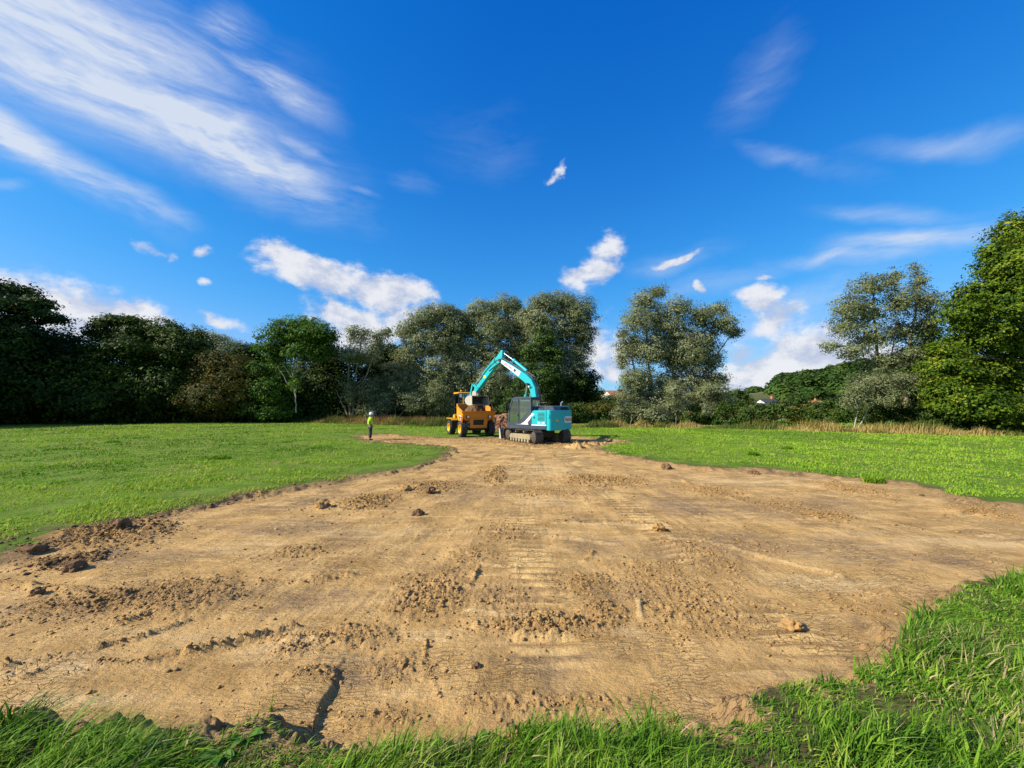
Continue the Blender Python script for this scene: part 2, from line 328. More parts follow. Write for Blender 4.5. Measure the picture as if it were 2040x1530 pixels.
def ground_z(x, y, full=True):
    x = np.asarray(x, float); y = np.asarray(y, float)
    shp = x.shape; x = x.ravel(); y = y.ravel()
    r = np.hypot(x, y)
    z = grass_level(x, y) + far_rise(x, y)
    near = r < 45
    out = {'dirt': np.zeros_like(x), 'crumb': np.zeros_like(x), 'track': np.zeros_like(x), 'edge': np.zeros_like(x)}
    # field lumps
    z = z + (fbm(x * 1.2, y * 1.2, 4, 21) - .5) * 0.06 + (fbm(x * .12, y * .12, 3, 22) - .5) * 0.18 * sstep(10, 40, r)
    if not near.any(): return (z.reshape(shp), out) if full else z.reshape(shp)
    xs, ys = x[near], y[near]
    sdv = wob_sd(xs, ys)
    D = sstep(-0.06, 0.22, sdv)
    zd = (fbm(xs * .5, ys * .5, 3, 31) - .5) * 0.09 + (fbm(xs * 2.2, ys * 2.2, 4, 32) - .5) * 0.022
    # shallow passes of the bucket, radiating from the machine
    ang = np.arctan2(xs - 1.6, 27 - ys)
    zd += (fbm(ang * 34, np.hypot(xs - 1.6, ys - 27) * .35, 4, 40) - .5) * 0.045 + (fbm(ang * 150, np.hypot(xs - 1.6, ys - 27) * .8, 3, 44) - .5) * .012
    cr = np.zeros_like(xs)
    for cx, cy, rx, ry, k in CRW:
        e = 1 - np.sqrt(((xs - cx) / rx) ** 2 + ((ys - cy) / ry) ** 2)
        cr = np.maximum(cr, k * sstep(-0.35, 0.5, e + (fbm(xs * 3, ys * 3, 3, 60) - .5) * .9))
    for pts, wd, h in RG:
        xj = xs + (fbm(xs * 4, ys * 4, 3, 50) - .5) * wd * 1.6; yj = ys + (fbm(xs * 4, ys * 4, 3, 51) - .5) * wd * 1.6
        d = line_d(xj, yj, pts)
        k = sstep(1.0, 0.0, d / wd)
        k2 = k * (0.35 + 1.1 * fbm(xs * 9, ys * 9, 3, 52))
        zd += h * k2 * .95 * sstep(.36, .6, fbm(xs * 2.6, ys * 2.6, 2, 55))
        cr = np.maximum(cr, k * 0.9 * sstep(0.2, .6, fbm(xs * 2, ys * 2, 2, 53)))
    lump = fbm(xs * 14, ys * 14, 3, 61, .6)
    lump2 = fbm(xs * 30, ys * 30, 3, 62, .7)
    zd += cr * (0.075 * np.abs(lump - .5) * 2 + 0.045 * np.abs(lump2 - .5) + 0.008)
    zd += (fbm(xs * 20, ys * 20, 3, 63, .65) - .5) * .012 * sstep(.40, .6, fbm(xs * 1.1, ys * 1.1, 3, 64))
    tr = np.zeros_like(xs)
    for lx, lw in LANES:
        k = sstep(lw / 2 + .08, lw / 2 - .06, np.abs(xs - lx - .12 * np.sin(ys * .4)))
        k = k * sstep(.36, .47, fbm(xs * .3 + lx * 9, ys * .75, 3, 70)) * sstep(3.2, 4, ys) * sstep(22, 20, ys)
        tr = np.maximum(tr, k)
    zd += tr * 0.036 * (np.sin(ys * 2 * math.pi / 0.19 + fbm(xs * 2, ys * 2, 2, 71) * 2.5) * .5)
    # a shelf left standing at the near left, ending in a small vertical bank
    bd = line_d(xs, ys, BANK)
    bx = np.interp(ys, [p[1] for p in BANK[::-1]], [p[0] for p in BANK[::-1]])
    left = sstep(0.035, -0.035, xs - bx + (fbm(xs * 9, ys * 9, 4, 80, .65) - .5) * .20)
    zd += 0.048 * left * sstep(1.8, .3, bd) * sstep(BANK[0][1] + .35, BANK[0][1] - .35, ys)
    gz = z[near]
    # torn lip along the turf
    lip = np.exp(-(sdv / 0.18) ** 2) * (fbm(xs * 5, ys * 5, 4, 90, .6) - .40) * 0.07 * (.2 + 1.2 * sstep(.4, .6, fbm(xs * .9, ys * .9, 2, 91)))
    zz = gz * (1 - D) + zd * D + lip
    z[near] = zz
    if full:
        out['rib'] = np.zeros_like(x)
        rb = np.zeros_like(xs)
        for pts in RIBS:
            rb = np.maximum(rb, sstep(.045, .015, line_d(xs + (fbm(xs * 5, ys * 5, 2, 93) - .5) * .06, ys + (fbm(xs * 5, ys * 5, 2, 94) - .5) * .06, pts)))
        out['rib'][near] = rb; z[near] += rb * .018
        for key in ('damp', 'pale'):
            m_ = np.zeros_like(xs)
            for (c0, c1_), rx, ry in SW[key]:
                e = 1 - np.sqrt(((xs - c0) / rx) ** 2 + ((ys - c1_) / ry) ** 2)
                m_ = np.maximum(m_, sstep(-.5, .6, e + (fbm(xs * 2.5, ys * 4, 4, 65) - .5) * 1.5))
            out[key] = np.zeros_like(x); out[key][near] = m_
    out['dirt'][near] = sstep(-0.12, 0.02, sdv)
    out['crumb'][near] = np.clip(cr, 0, 1); out['track'][near] = tr
    out['edge'][near] = np.exp(-((sdv + .05) / (.35 + .5 * fbm(xs * .7, ys * .7, 2, 97))) ** 2)
    if full: return z.reshape(shp), {k: v.reshape(shp) for k, v in out.items()}
    return z.reshape(shp)
def gz1(x, y):
    return float(ground_z(np.array([x]), np.array([y]), False)[0])

# radial sheet, fine near the middle of the place and coarse far away
angs = np.concatenate([np.arange(-180, -64, 4.0), np.arange(-64, 64, 0.17), np.arange(64, 180, 4.0)])
angs = np.radians(angs)
rad = [0.0]
r_ = 0.6
while r_ < 60: rad.append(r_); r_ *= 1.0062
while r_ < 1800: rad.append(r_); r_ *= 1.06
rad = np.array(rad)
RR, AA = np.meshgrid(rad, angs, indexing='ij')
GX, GY = RR * np.sin(AA), RR * np.cos(AA)
GZ, MK = ground_z(GX, GY)
nr, na = RR.shape
I = np.arange(nr * na).reshape(nr, na)
J = np.roll(I, -1, axis=1)
quads = np.stack([I[:-1], J[:-1], J[1:], I[1:]], -1).reshape(-1, 4)
mk = np.stack([MK['dirt'], MK['crumb'], MK['track'], MK['edge']], -1).reshape(-1, 4)

gm, n, out = mat_new('soil_and_turf')
tcn = n.add('ShaderNodeNewGeometry'); pos = tcn.outputs['Position']
a4 = n.add('ShaderNodeAttribute', attribute_name='masks')
sep = n.add('ShaderNodeSeparateColor'); n.l.new(a4.outputs['Color'], sep.inputs[0])
dirt, crumb, track, edge = sep.outputs[0], sep.outputs[1], sep.outputs[2], a4.outputs['Alpha']
nA = n.noise(pos, 0.35, 5, .55, .4); nB = n.noise(pos, 1.6, 6, .6, .3); nC = n.noise(pos, 9, 6, .65); nD = n.noise(pos, 60, 4, .7)
smear = n.noise(n.mapping(pos, scale=(0.45, 3.0, 1), rot=(0, 0, R(-12))), 1.5, 9, .70, .5)
soil = n.mix(n.ramp01(nB, .32, .70), (0.37, 0.215, 0.073), (0.56, 0.345, 0.128))
soil = n.mix(n.m('MULTIPLY', n.ramp01(smear, .48, .66), .75), soil, (0.62, 0.40, 0.17))
soil = n.mix(n.m('MULTIPLY', n.ramp01(nA, .52, .66), n.m('MULTIPLY', n.ramp01(smear, .58, .42), .85)), soil, (0.24, 0.158, 0.088))
soil = n.mix(n.m('MULTIPLY', n.ramp01(nC, .48, .75), .35), soil, (0.24, 0.145, 0.075))
sp2 = n.add('ShaderNodeSeparateColor'); n.l.new(attr(n, 'stains', 'Color'), sp2.inputs[0])
# marks drawn by the bucket towards the machine
pv = n.add('ShaderNodeSeparateXYZ'); n.l.new(pos, pv.inputs[0])
ux, uy = n.m('SUBTRACT', pv.outputs[0], 1.6), n.m('SUBTRACT', 27.0, pv.outputs[1])
ra = n.m('ARCTAN2', ux, uy); rl = n.m('SQRT', n.m('ADD', n.m('MULTIPLY', ux, ux), n.m('MULTIPLY', uy, uy)))
rc = n.add('ShaderNodeCombineXYZ'); n.l.new(n.m('MULTIPLY', ra, 95), rc.inputs[0]); n.l.new(n.m('MULTIPLY', rl, .8), rc.inputs[1])
scr = n.noise(rc.outputs[0], 1.0, 7, .68, .25)
scm = n.m('MULTIPLY', n.ramp01(n.noise(pos, .55, 3, .5), .42, .58), n.m('SUBTRACT', 1.0, crumb))
soil = n.mix(n.m('MULTIPLY', n.m('MULTIPLY', n.ramp01(scr, .50, .66), scm), .45), soil, (0.60, 0.39, 0.165))
soil = n.mix(n.m('MULTIPLY', n.m('MULTIPLY', n.ramp01(scr, .50, .36), scm), .55), soil, (0.27, 0.165, 0.080))
soil = n.mix(n.m('MULTIPLY', sp2.outputs[0], n.m('MULTIPLY', n.ramp01(n.noise(n.mapping(pos, scale=(3, 12, 1)), 1.2, 6, .65), .32, .62), .75)), soil, (0.235, 0.155, 0.090))
soil = n.mix(n.m('MULTIPLY', sp2.outputs[1], n.m('MULTIPLY', n.ramp01(smear, .36, .60), .65)), soil, (0.60, 0.42, 0.205))
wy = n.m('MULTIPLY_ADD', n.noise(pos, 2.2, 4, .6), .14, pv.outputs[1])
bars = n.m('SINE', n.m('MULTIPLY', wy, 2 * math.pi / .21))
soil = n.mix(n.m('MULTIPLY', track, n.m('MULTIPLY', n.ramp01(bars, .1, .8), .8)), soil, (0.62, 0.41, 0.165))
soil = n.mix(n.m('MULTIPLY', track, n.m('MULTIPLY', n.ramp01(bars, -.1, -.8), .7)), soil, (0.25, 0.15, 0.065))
soil = n.mix(n.m('MULTIPLY', sp2.outputs[2], .85), soil, (0.60, 0.42, 0.20))
soil = n.mix(n.m('MULTIPLY', crumb, .45), soil, (0.285, 0.170, 0.068))
soil = n.mix(n.m('MULTIPLY', n.ramp01(n.m('ADD', n.m('MULTIPLY', nC, .7), n.m('MULTIPLY', edge, n.m('MULTIPLY_ADD', nB, 1.6, .1))), .75, 1.35), .75), soil, (0.185, 0.115, 0.058))
soil = n.mix(n.m('MULTIPLY', n.ramp01(nD, .35, .75), .22), soil, (0.62, 0.43, 0.22))
turf = n.mix(n.ramp01(nB, .35, .65), (0.092, 0.168, 0.016), (0.155, 0.245, 0.026))
turf = n.mix(n.m('MULTIPLY', n.ramp01(nA, .45, .7), .6), turf, (0.160, 0.220, 0.022))
turf = n.mix(n.m('MULTIPLY', n.ramp01(n.m('MULTIPLY_ADD', nB, .6, nC), .80, .98), .8), turf, (0.150, 0.115, 0.055))
ln = n.vm('LENGTH', n.vm('MULTIPLY', pos, (1, 1, 0)))
turf = n.mix(n.m('MULTIPLY', n.m('MULTIPLY', edge, n.ramp01(nB, .35, .55)), .85), turf, (0.120, 0.098, 0.042))
# thatch and bare earth between the tufts close by; farther off fields and stubble
turf = n.mix(n.m('MULTIPLY', n.ramp01(ln, 9.5, 5.5), n.ramp01(nC, .30, .55)), turf, (0.105, 0.082, 0.036))
turf = n.mix(n.ramp01(ln, 75, 105), turf, (0.085, 0.095, 0.030))
turf = n.mix(n.m('MULTIPLY', n.ramp01(ln, 80, 120), n.ramp01(n.noise(pos, 0.006, 2, .5), .45, .52)), turf, (0.30, 0.235, 0.10))
bare = n.m('MULTIPLY', n.ramp01(n.m('MULTIPLY_ADD', nC, .45, n.m('ADD', dirt, n.m('MULTIPLY', edge, .34))), .60, .74), 1.0)
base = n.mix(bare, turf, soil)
# relief: fine crumbs, drying cracks, tool smears
crk = n.add('ShaderNodeTexVoronoi', feature='DISTANCE_TO_EDGE')
wv = n.vm('ADD', pos, n.vm('MULTIPLY', n.vm('SUBTRACT', n.add('ShaderNodeTexNoise').outputs['Color'], (.5, .5, .5)), (.0, .0, 0)))
nt_ = n.add('ShaderNodeTexNoise'); n.l.new(pos, nt_.inputs['Vector']); nt_.inputs['Scale'].default_value = 5; nt_.inputs['Detail'].default_value = 4
wv = n.vm('ADD', pos, n.vm('MULTIPLY', n.vm('SUBTRACT', nt_.outputs['Color'], (.5, .5, .5)), (.35, .16, 0)))
n.l.new(n.mapping(wv, scale=(5.2, 26, 1)), crk.inputs['Vector']); crk.inputs['Scale'].default_value = 1.0
ck = n.m('MULTIPLY', n.ramp01(crk.outputs['Distance'], .0, .06), 1.0)
ckm = n.m('MULTIPLY', n.ramp01(n.noise(pos, 1.1, 3, .5), .46, .58), n.m('SUBTRACT', 1.0, crumb))
ckh = n.m('MULTIPLY', n.m('SUBTRACT', ck, 1.0), ckm)
base = n.mix(n.m('MULTIPLY', n.m('MULTIPLY', n.m('SUBTRACT', 1.0, ck), ckm), n.m('MULTIPLY', bare, .35)), base, (0.13, 0.085, 0.05))
nE = n.noise(n.mapping(pos, scale=(12, 34, 12)), 1.0, 5, .7)
hgt = n.m('MULTIPLY_ADD', nC, .042, n.m('MULTIPLY', nD, n.m('MULTIPLY_ADD', crumb, .012, .006)))
hgt = n.m('MULTIPLY_ADD', smear, .05, hgt)
hgt = n.m('MULTIPLY_ADD', nE, .030, hgt)
hgt = n.m('MULTIPLY_ADD', n.m('MULTIPLY', scr, scm), .055, hgt)
hgt = n.m('MULTIPLY_ADD', ckh, .016, hgt)
bmp = n.add('ShaderNodeBump'); bmp.inputs['Strength'].default_value = 0.9; bmp.inputs['Distance'].default_value = 1.0
n.l.new(hgt, bmp.inputs['Height'])
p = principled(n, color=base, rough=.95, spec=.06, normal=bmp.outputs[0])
n.l.new(p.outputs[0], out.inputs[0])
st_ = np.stack([MK['damp'], MK['pale'], MK['rib'], MK['pale'] * 0 + 1], -1).reshape(-1, 4)
me = np_mesh('ground', np.stack([GX, GY, GZ], -1).reshape(-1, 3), quads, {'masks': ('POINT', 'FLOAT_COLOR', mk), 'stains': ('POINT', 'FLOAT_COLOR', st_)}, smooth=True)
ground = link('ground', me, gm); tag(ground, kind='structure')

# ---------------------------------------------------------------- loose soil
def ico_bank(nv=10, sub=1):
    bank = []
    for i in range(nv):
        bm = bmesh.new(); rr = np.random.default_rng(100 + i)
        for q_ in range(11):
            d = rr.normal(0, 1, 3); d /= np.linalg.norm(d); k_ = rr.uniform(.7, 1.15)
            bm.verts.new((d[0] * k_ * 1.15, d[1] * k_, d[2] * k_ * .62))
        bmesh.ops.convex_hull(bm, input=list(bm.verts))
        for v in [v for v in bm.verts if not v.link_faces]: bm.verts.remove(v)
        bm.verts.index_update()
        bm.verts.ensure_lookup_table()
        bank.append((np.array([v.co[:] for v in bm.verts]), np.array([[v.index for v in f.verts] for f in bm.faces])))
        bm.free()
    return bank
BANK1 = ico_bank(10, 1)
def scatter_clods(name, X, Y, S, mat, label, cat='soil', zoff=0.0, Z=None):
    if Z is None: Z = ground_z(X, Y, False)
    Vs, Fs, At = [], [], []; off = 0
    k = rng.integers(0, len(BANK1), len(X)); a = rng.uniform(0, 2 * math.pi, len(X))
    for b in range(len(BANK1)):
        idx = np.where(k == b)[0]
        V0, F0 = BANK1[b]
        if not len(idx): continue
        ca, sa = np.cos(a[idx])[:, None], np.sin(a[idx])[:, None]
        el = rng.uniform(.7, 1.4, (len(idx), 1))
        vx = (V0[None, :, 0] * ca - V0[None, :, 1] * sa) * S[idx][:, None] * el
        vy = (V0[None, :, 0] * sa + V0[None, :, 1] * ca) * S[idx][:, None]
        vz = V0[None, :, 2] * S[idx][:, None]
        V = np.stack([vx + X[idx][:, None], vy + Y[idx][:, None], vz + Z[idx][:, None] + S[idx][:, None] * .15 + zoff], -1)
        Vs.append(V.reshape(-1, 3))
        Fs.append((F0[None] + (np.arange(len(idx)) * len(V0))[:, None, None] + off).reshape(-1, 3))
        At.append(np.repeat(rng.random(len(idx)), len(F0)))
        off += len(idx) * len(V0)
    me = np_mesh(name, np.concatenate(Vs), np.concatenate(Fs), {'rnd': ('FACE', 'FLOAT', np.concatenate(At))})
    return link(name, me, mat)
def soil_mat(name, c1, c2, c3):
    m, n, out = mat_new(name)
    g = n.add('ShaderNodeNewGeometry'); a = attr(n, 'rnd')
    nn = n.noise(g.outputs['Position'], 18, 5, .65)
    c = n.mix(a, c1, c2); c = n.mix(n.ramp01(nn, .4, .7), c, c3)
    b = n.add('ShaderNodeBump'); b.inputs['Strength'].default_value = .8; b.inputs['Distance'].default_value = .02; n.l.new(nn, b.inputs['Height'])
    p = principled(n, color=c, rough=.95, spec=.06, normal=b.outputs[0]); n.l.new(p.outputs[0], out.inputs[0])
    return m
M_soil = soil_mat('loose_soil', (0.23, 0.132, 0.050), (0.42, 0.255, 0.098), (0.33, 0.20, 0.078))
M_dark = soil_mat('topsoil', (0.085, 0.052, 0.028), (0.21, 0.125, 0.065), (0.15, 0.09, 0.045))
cx_, cy_, cs_ = [], [], []
for x0, y0, rx, ry, k in CRW:
    nn_ = int(min(5200, 2000 * rx * ry * 4 * k / max(.5, y0 / 6) ** 1.0) + 40)
    t = rng.normal(0, .55, (nn_, 2))
    cx_.append(x0 + t[:, 0] * rx); cy_.append(y0 + t[:, 1] * ry)
    cs_.append(np.minimum(.0030 / rng.random(nn_) ** .58, .024) * (.7 + .4 * k) * min(.60 + y0 / 14, 1.5))
for pts, wd, h in RG:
    for i in range(len(pts) - 1):
        L = math.dist(pts[i], pts[i + 1]); nn_ = int(L * 190) + 6
        t = rng.random(nn_)
        cx_.append(pts[i][0] + (pts[i + 1][0] - pts[i][0]) * t + rng.normal(0, wd * .6, nn_))
        cy_.append(pts[i][1] + (pts[i + 1][1] - pts[i][1]) * t + rng.normal(0, wd * .6, nn_))
        cs_.append(np.minimum(.0036 / rng.random(nn_) ** .55, .026) * (.7 + h * 6))
# thin sprinkle everywhere in the stripped area
nn_ = 11000
lr = np.exp(rng.uniform(math.log(2.6), math.log(26), nn_)); aa = rng.uniform(-1.15, 1.15, nn_)
sx_, sy_ = lr * np.sin(aa), lr * np.cos(aa)
keep = vnoise(sx_ * 1.5, sy_ * 1.5, 5) > .45
cx_.append(sx_[keep]); cy_.append(sy_[keep]); cs_.append((np.minimum(.0045 / rng.random(nn_) ** .5, .028) * (.6 + lr / 12))[keep])
CX, CY, CS = map(np.concatenate, (cx_, cy_, cs_))
ok = poly_sd(CX, CY, PIT) > .05
CX, CY, CS = CX[ok], CY[ok], CS[ok]
o = scatter_clods('loose_soil', CX, CY, CS, M_soil, None)
tag(o, 'crumbled tan clay scattered over the stripped area', 'loose soil', kind='stuff')
# dark topsoil along the turf edge
ex, ey, es = [], [], []
for i in range(len(PIT)):
    (ax, ay), (bx, by) = PIT[i], PIT[(i + 1) % len(PIT)]
    L = math.dist((ax, ay), (bx, by)); m_ = (ax + bx) / 2, (ay + by) / 2
    nn_ = int(L * (60 if m_[0] < 0 and m_[1] > 4 else 20))
    t = rng.random(nn_)
    ex.append(ax + (bx - ax) * t + rng.normal(0, .22, nn_)); ey.append(ay + (by - ay) * t + rng.normal(0, .24, nn_))
    es.append(np.minimum(.0055 / rng.random(nn_) ** .5, .04) * (.5 + min(m_[1], 9) / 9))
for (u, v, ru, rv, k) in [(250, 1056, 70, 14, 1), (150, 1085, 90, 16, 1), (140, 1122, 60, 14, 1)]:
    c = gp(u, v); e = gp(u + ru, v); g2 = gp(u, v + rv)
    t = rng.normal(0, .8, (750, 2))
    ex.append(c[0] + t[:, 0] * (e[0] - c[0])); ey.append(c[1] + t[:, 1] * abs(g2[1] - c[1])); es.append(np.minimum(.009 / rng.random(750) ** .52, .06))
EX, EY, ES = map(np.concatenate, (ex, ey, es))
ok = vnoise(EX * 1.6, EY * 1.6, 4) + .25 * rng.random(len(EX)) > .58
EX, EY, ES = EX[ok], EY[ok], ES[ok]
o = scatter_clods('topsoil_crumbs', EX, EY, ES, M_dark, None)
tag(o, 'dark crumbly topsoil torn loose along the turf edge', 'topsoil', kind='stuff')

# single clods one can point at
def clod(name, label, u, v, size, mat, seed, cat='soil clod', group=None, flat=.8):
    bm = bmesh.new(); bmesh.ops.create_icosphere(bm, subdivisions=3, radius=size)
    rr = random.Random(seed); ph = [rr.uniform(0, 9) for _ in range(6)]
    from mathutils import noise as mn
    for vt in bm.verts:
        d = vt.co.normalized()
        k = 1 + .55 * mn.noise(d * 1.6 + Vector((ph[0], ph[1], ph[2]))) + .28 * mn.noise(d * 4 + Vector((ph[3], ph[4], ph[5]))) + .1 * mn.noise(d * 11)
        vt.co = Vector((d.x * 1.15, d.y, d.z * flat)) * size * k
    me = bpy.data.meshes.new(name); bm.to_mesh(me); bm.free()
    a = me.attributes.new('rnd', 'FLOAT', 'FACE'); a.data.foreach_set('value', [rr.random() * .2 + .5] * len(me.polygons))
    x, y = gp(u, v, .05); o = link(name, me, mat)
    o.location = (x, y, gz1(x, y) + size * .28); o.rotation_euler = (rr.uniform(-.3, .3), rr.uniform(-.3, .3), rr.uniform(0, 6))
    return tag(o, label, cat, group)
clod('soil_clod', 'pale lone clod on smooth clay at the right, above the grass', 1578, 1238, .075, M_soil, 1)
clod('soil_clod', 'small dark lone clod left of centre below the pale scrape', 832, 1020, .10, M_dark, 2)
clod('soil_clod', 'brown clod left of the clod heap, near the left turf', 645, 1006, .14, M_soil, 3)
clod('soil_clod', 'dark rounded clod right of a row of brown clods below the turf corner', 858, 980, .13, M_dark, 4)
clod('soil_clod', 'upright brown clod, left end of the row below the turf corner', 806, 975, .13, M_soil, 5)
clod('soil_clod', 'big dark clod at the left frame edge on the smooth clay', 75, 1180, .07, M_dark, 6)
clod('soil_clod', 'large dark clod beside the left turf with its own shadow', 150, 1128, .10, M_dark, 7)
clod('soil_clod', 'largest clod on the dark heap at the left turf edge', 240, 1052, .13, M_dark, 8)
clod('soil_clod', 'grey brown block where the left turf bank meets the frame', 70, 1096, .12, M_dark, 9)
clod('soil_clod', 'round knob of topsoil on the right turf edge', 1500, 940, .14, M_dark, 10)
clod('soil_clod', 'dark sod lump on the grass edge right of the excavator', 1328, 930, .16, M_dark, 11)
clod('soil_clod', 'tiny lone pebble of clay in the lower middle of the stripped area', 948, 1317, .03, M_dark, 12)
clod('soil_clod', 'small clod by the long tan ridge right of centre', 1312, 1053, .09, M_soil, 13)
# ---------------------------------------------------------------- grass
def blade_mat(name, cols, rough=.6, trans=.35, spec=.12):
    m, n, out = mat_new(name)
    a = attr(n, 'rnd')
    r = n.add('ShaderNodeValToRGB'); n.l.new(a, r.inputs[0])
    el = r.color_ramp.elements
    while len(el) < len(cols): el.new(.5)
    for i, (p_, c) in enumerate(cols): el[i].position = p_; el[i].color = (*c, 1)
    p = principled(n, color=r.outputs[0], rough=rough, spec=spec)
    t = n.add('ShaderNodeBsdfTranslucent'); n.l.new(r.outputs[0], t.inputs[0])
    mx = n.add('ShaderNodeMixShader'); mx.inputs[0].default_value = trans
    n.l.new(p.outputs[0], mx.inputs[1]); n.l.new(t.outputs[0], mx.inputs[2]); n.l.new(mx.outputs[0], out.inputs[0])
    return m
def blades(name, X, Y, H, W, lean, ldir, mat, rnd, seg=3, Z=None, parent=None):
    if Z is None: Z = ground_z(X, Y, False)
    n_ = len(X); ts = np.linspace(0, 1, seg + 1)
    face = rng.uniform(0, 2 * math.pi, n_)
    V = np.zeros((n_, seg + 1, 2, 3))
    for i, t in enumerate(ts):
        c = H * lean * t ** 2 * .9
        px_ = X + np.cos(ldir) * c; py_ = Y + np.sin(ldir) * c; pz_ = Z - .01 + H * t * (1 - .42 * np.minimum(lean, 1.4) * t)
        ww = W * (1 - t ** 1.7) * .5 + W * .04
        V[:, i, 0] = np.stack([px_ - np.cos(face) * ww, py_ - np.sin(face) * ww, pz_], -1)
        V[:, i, 1] = np.stack([px_ + np.cos(face) * ww, py_ + np.sin(face) * ww, pz_], -1)
    V = V.reshape(-1, 3)
    b = np.arange(n_)[:, None] * (2 * (seg + 1))
    Fs = []
    for i in range(seg):
        k = 2 * i
        Fs.append(np.concatenate([b + k, b + k + 1, b + k + 3, b + k + 2], 1))
    Fa = np.stack(Fs, 1).reshape(-1, 4)
    me = np_mesh(name, V, Fa, {'rnd': ('FACE', 'FLOAT', np.repeat(rnd, seg))}, smooth=True)
    return link(name, me, mat, parent)
M_near = blade_mat('long_grass', [(0, (0.030, 0.080, 0.008)), (.35, (0.080, 0.180, 0.012)), (.66, (0.165, 0.300, 0.022)), (.86, (0.27, 0.38, 0.04)), (.93, (0.40, 0.32, 0.14)), (1, (0.48, 0.37, 0.20))])
M_field = blade_mat('field_grass', [(0, (0.065, 0.145, 0.010)), (.4, (0.145, 0.275, 0.014)), (.75, (0.250, 0.395, 0.024)), (.93, (0.34, 0.40, 0.05)), (1, (0.40, 0.31, 0.15))])
# long grass round the near edge of the stripped area, growing in tufts that lean with the wind
nt = 6500
ang = rng.uniform(-1.25, 1.35, nt); rr_ = np.exp(rng.uniform(math.log(1.5), math.log(8.5), nt))
TX, TY = rr_ * np.sin(ang), rr_ * np.cos(ang)
ang = rng.uniform(.45, 1.30, 5200); rr_ = rng.uniform(4.0, 9.8, 5200)
TX = np.concatenate([TX, rr_ * np.sin(ang)]); TY = np.concatenate([TY, rr_ * np.cos(ang)])
ok = (poly_sd(TX, TY, PIT) < -.02) & ((vnoise(TX * 1.4, TY * 1.4, 8) > .33) | (rng.random(len(TX)) < .85)) & ((TY < 3.1) | (TX > 2)) & (TY < 6.2 + .0 * TX)
TX, TY = TX[ok], TY[ok]
kk = 34
tr = rng.random(len(TX)) ** .7
big = vnoise(TX * 1.4, TY * 1.4, 8)
BX = (TX[:, None] + rng.normal(0, .030, (len(TX), kk)) * (1 + tr[:, None])).ravel()
BY = (TY[:, None] + rng.normal(0, .030, (len(TX), kk)) * (1 + tr[:, None])).ravel()
th = (.045 + .17 * sstep(.35, .72, big)) * (.7 + .6 * tr)
H_ = (th[:, None] * rng.uniform(.5, 1.25, (len(TX), kk))).ravel()
L_ = (rng.uniform(.45, 1.35, (len(TX), 1)) + rng.normal(0, .25, (len(TX), kk))).ravel().clip(.05, 1.6)
D_ = (rng.normal(.15, .7, (len(TX), 1)) + rng.normal(0, .6, (len(TX), kk))).ravel()
rnd = (rng.normal(.48, .20, (len(TX), 1)) + rng.normal(0, .12, (len(TX), kk))).ravel().clip(0, .88)
dry = rng.random(len(rnd)) < (.03 + .16 * sstep(.60, .8, np.repeat(vnoise(TX * 2.1, TY * 2.1, 12), kk)))
rnd[dry] = rng.uniform(.9, 1, dry.sum())
sd_ = poly_sd(BX, BY, PIT)
ok = (sd_ < .05) & (np.hypot(BX, BY) > 1.15)
BX, BY, H_, L_, D_, rnd = BX[ok], BY[ok], H_[ok], L_[ok], D_[ok], rnd[ok]
W_ = rng.uniform(.0045, .0125, len(BX)) * (.8 + 2 * H_) * (.7 + .12 * np.hypot(BX, BY))
o = blades('long_grass', BX, BY, H_, W_, L_, D_, M_near, rnd, 4)
tag(o, 'long wind-bent green grass along the near edge of the clay', 'grass', kind='stuff')
# field grass: more and smaller blades near, coarser tufts farther away
nf = 330000
ang = rng.uniform(-1.02, 1.02, nf); rr_ = np.exp(rng.uniform(math.log(4.5), math.log(66), nf))
FX, FY = rr_ * np.sin(ang), rr_ * np.cos(ang)
sd_ = wob_sd(FX, FY)
nz1 = fbm(FX * .9, FY * .9, 3, 15); nz2 = fbm(FX * .22, FY * .22, 3, 16)
ok = (sd_ < .02) & ~((FY < 5.6) & (FX > 2) & (FX < 12)) & (nz1 > .36 - .07 * (FX > 3) + .22 * np.exp(-(sd_ / 1.5) ** 2))
ok &= ~((np.abs(FX + 3) < 2.4) & (np.abs(FY - 29.5) < 1.6))
FX, FY, rr_, nz1, nz2, sd_ = FX[ok], FY[ok], rr_[ok], nz1[ok], nz2[ok], sd_[ok]
tall = sstep(.52, .66, nz1)
H_ = (.032 + .065 * tall + .0011 * rr_) * rng.uniform(.5, 1.4, len(FX)) * (1 + .0 * (FX > 3))
rnd = (.04 + .62 * sstep(.36, .62, nz2) + .30 * fbm(FX * 3, FY * 3, 2, 19) + rng.normal(0, .13, len(FX)) + .08 * (FX > 3)).clip(0, .90 - .20 * (FX > 3))
dry = rng.random(len(rnd)) < .04 + (.45 - .3 * (FX > 3)) * sstep(.53, .66, fbm(FX * .5, FY * .9, 3, 99)) + .25 * np.exp(-(sd_ / 1.2) ** 2) * (FX < 4)
rnd[dry] = rng.uniform(.93, 1, dry.sum())
o = blades('field_grass', FX, FY, H_, (.006 + .0014 * rr_) * rng.uniform(.6, 1.3, len(FX)), rng.uniform(.2, 1.3, len(FX)), rng.normal(.1, 1.1, len(FX)), M_field, rnd, 2)
tag(o, 'short mown green grass of the field on both sides of the clay', 'grass', kind='stuff')

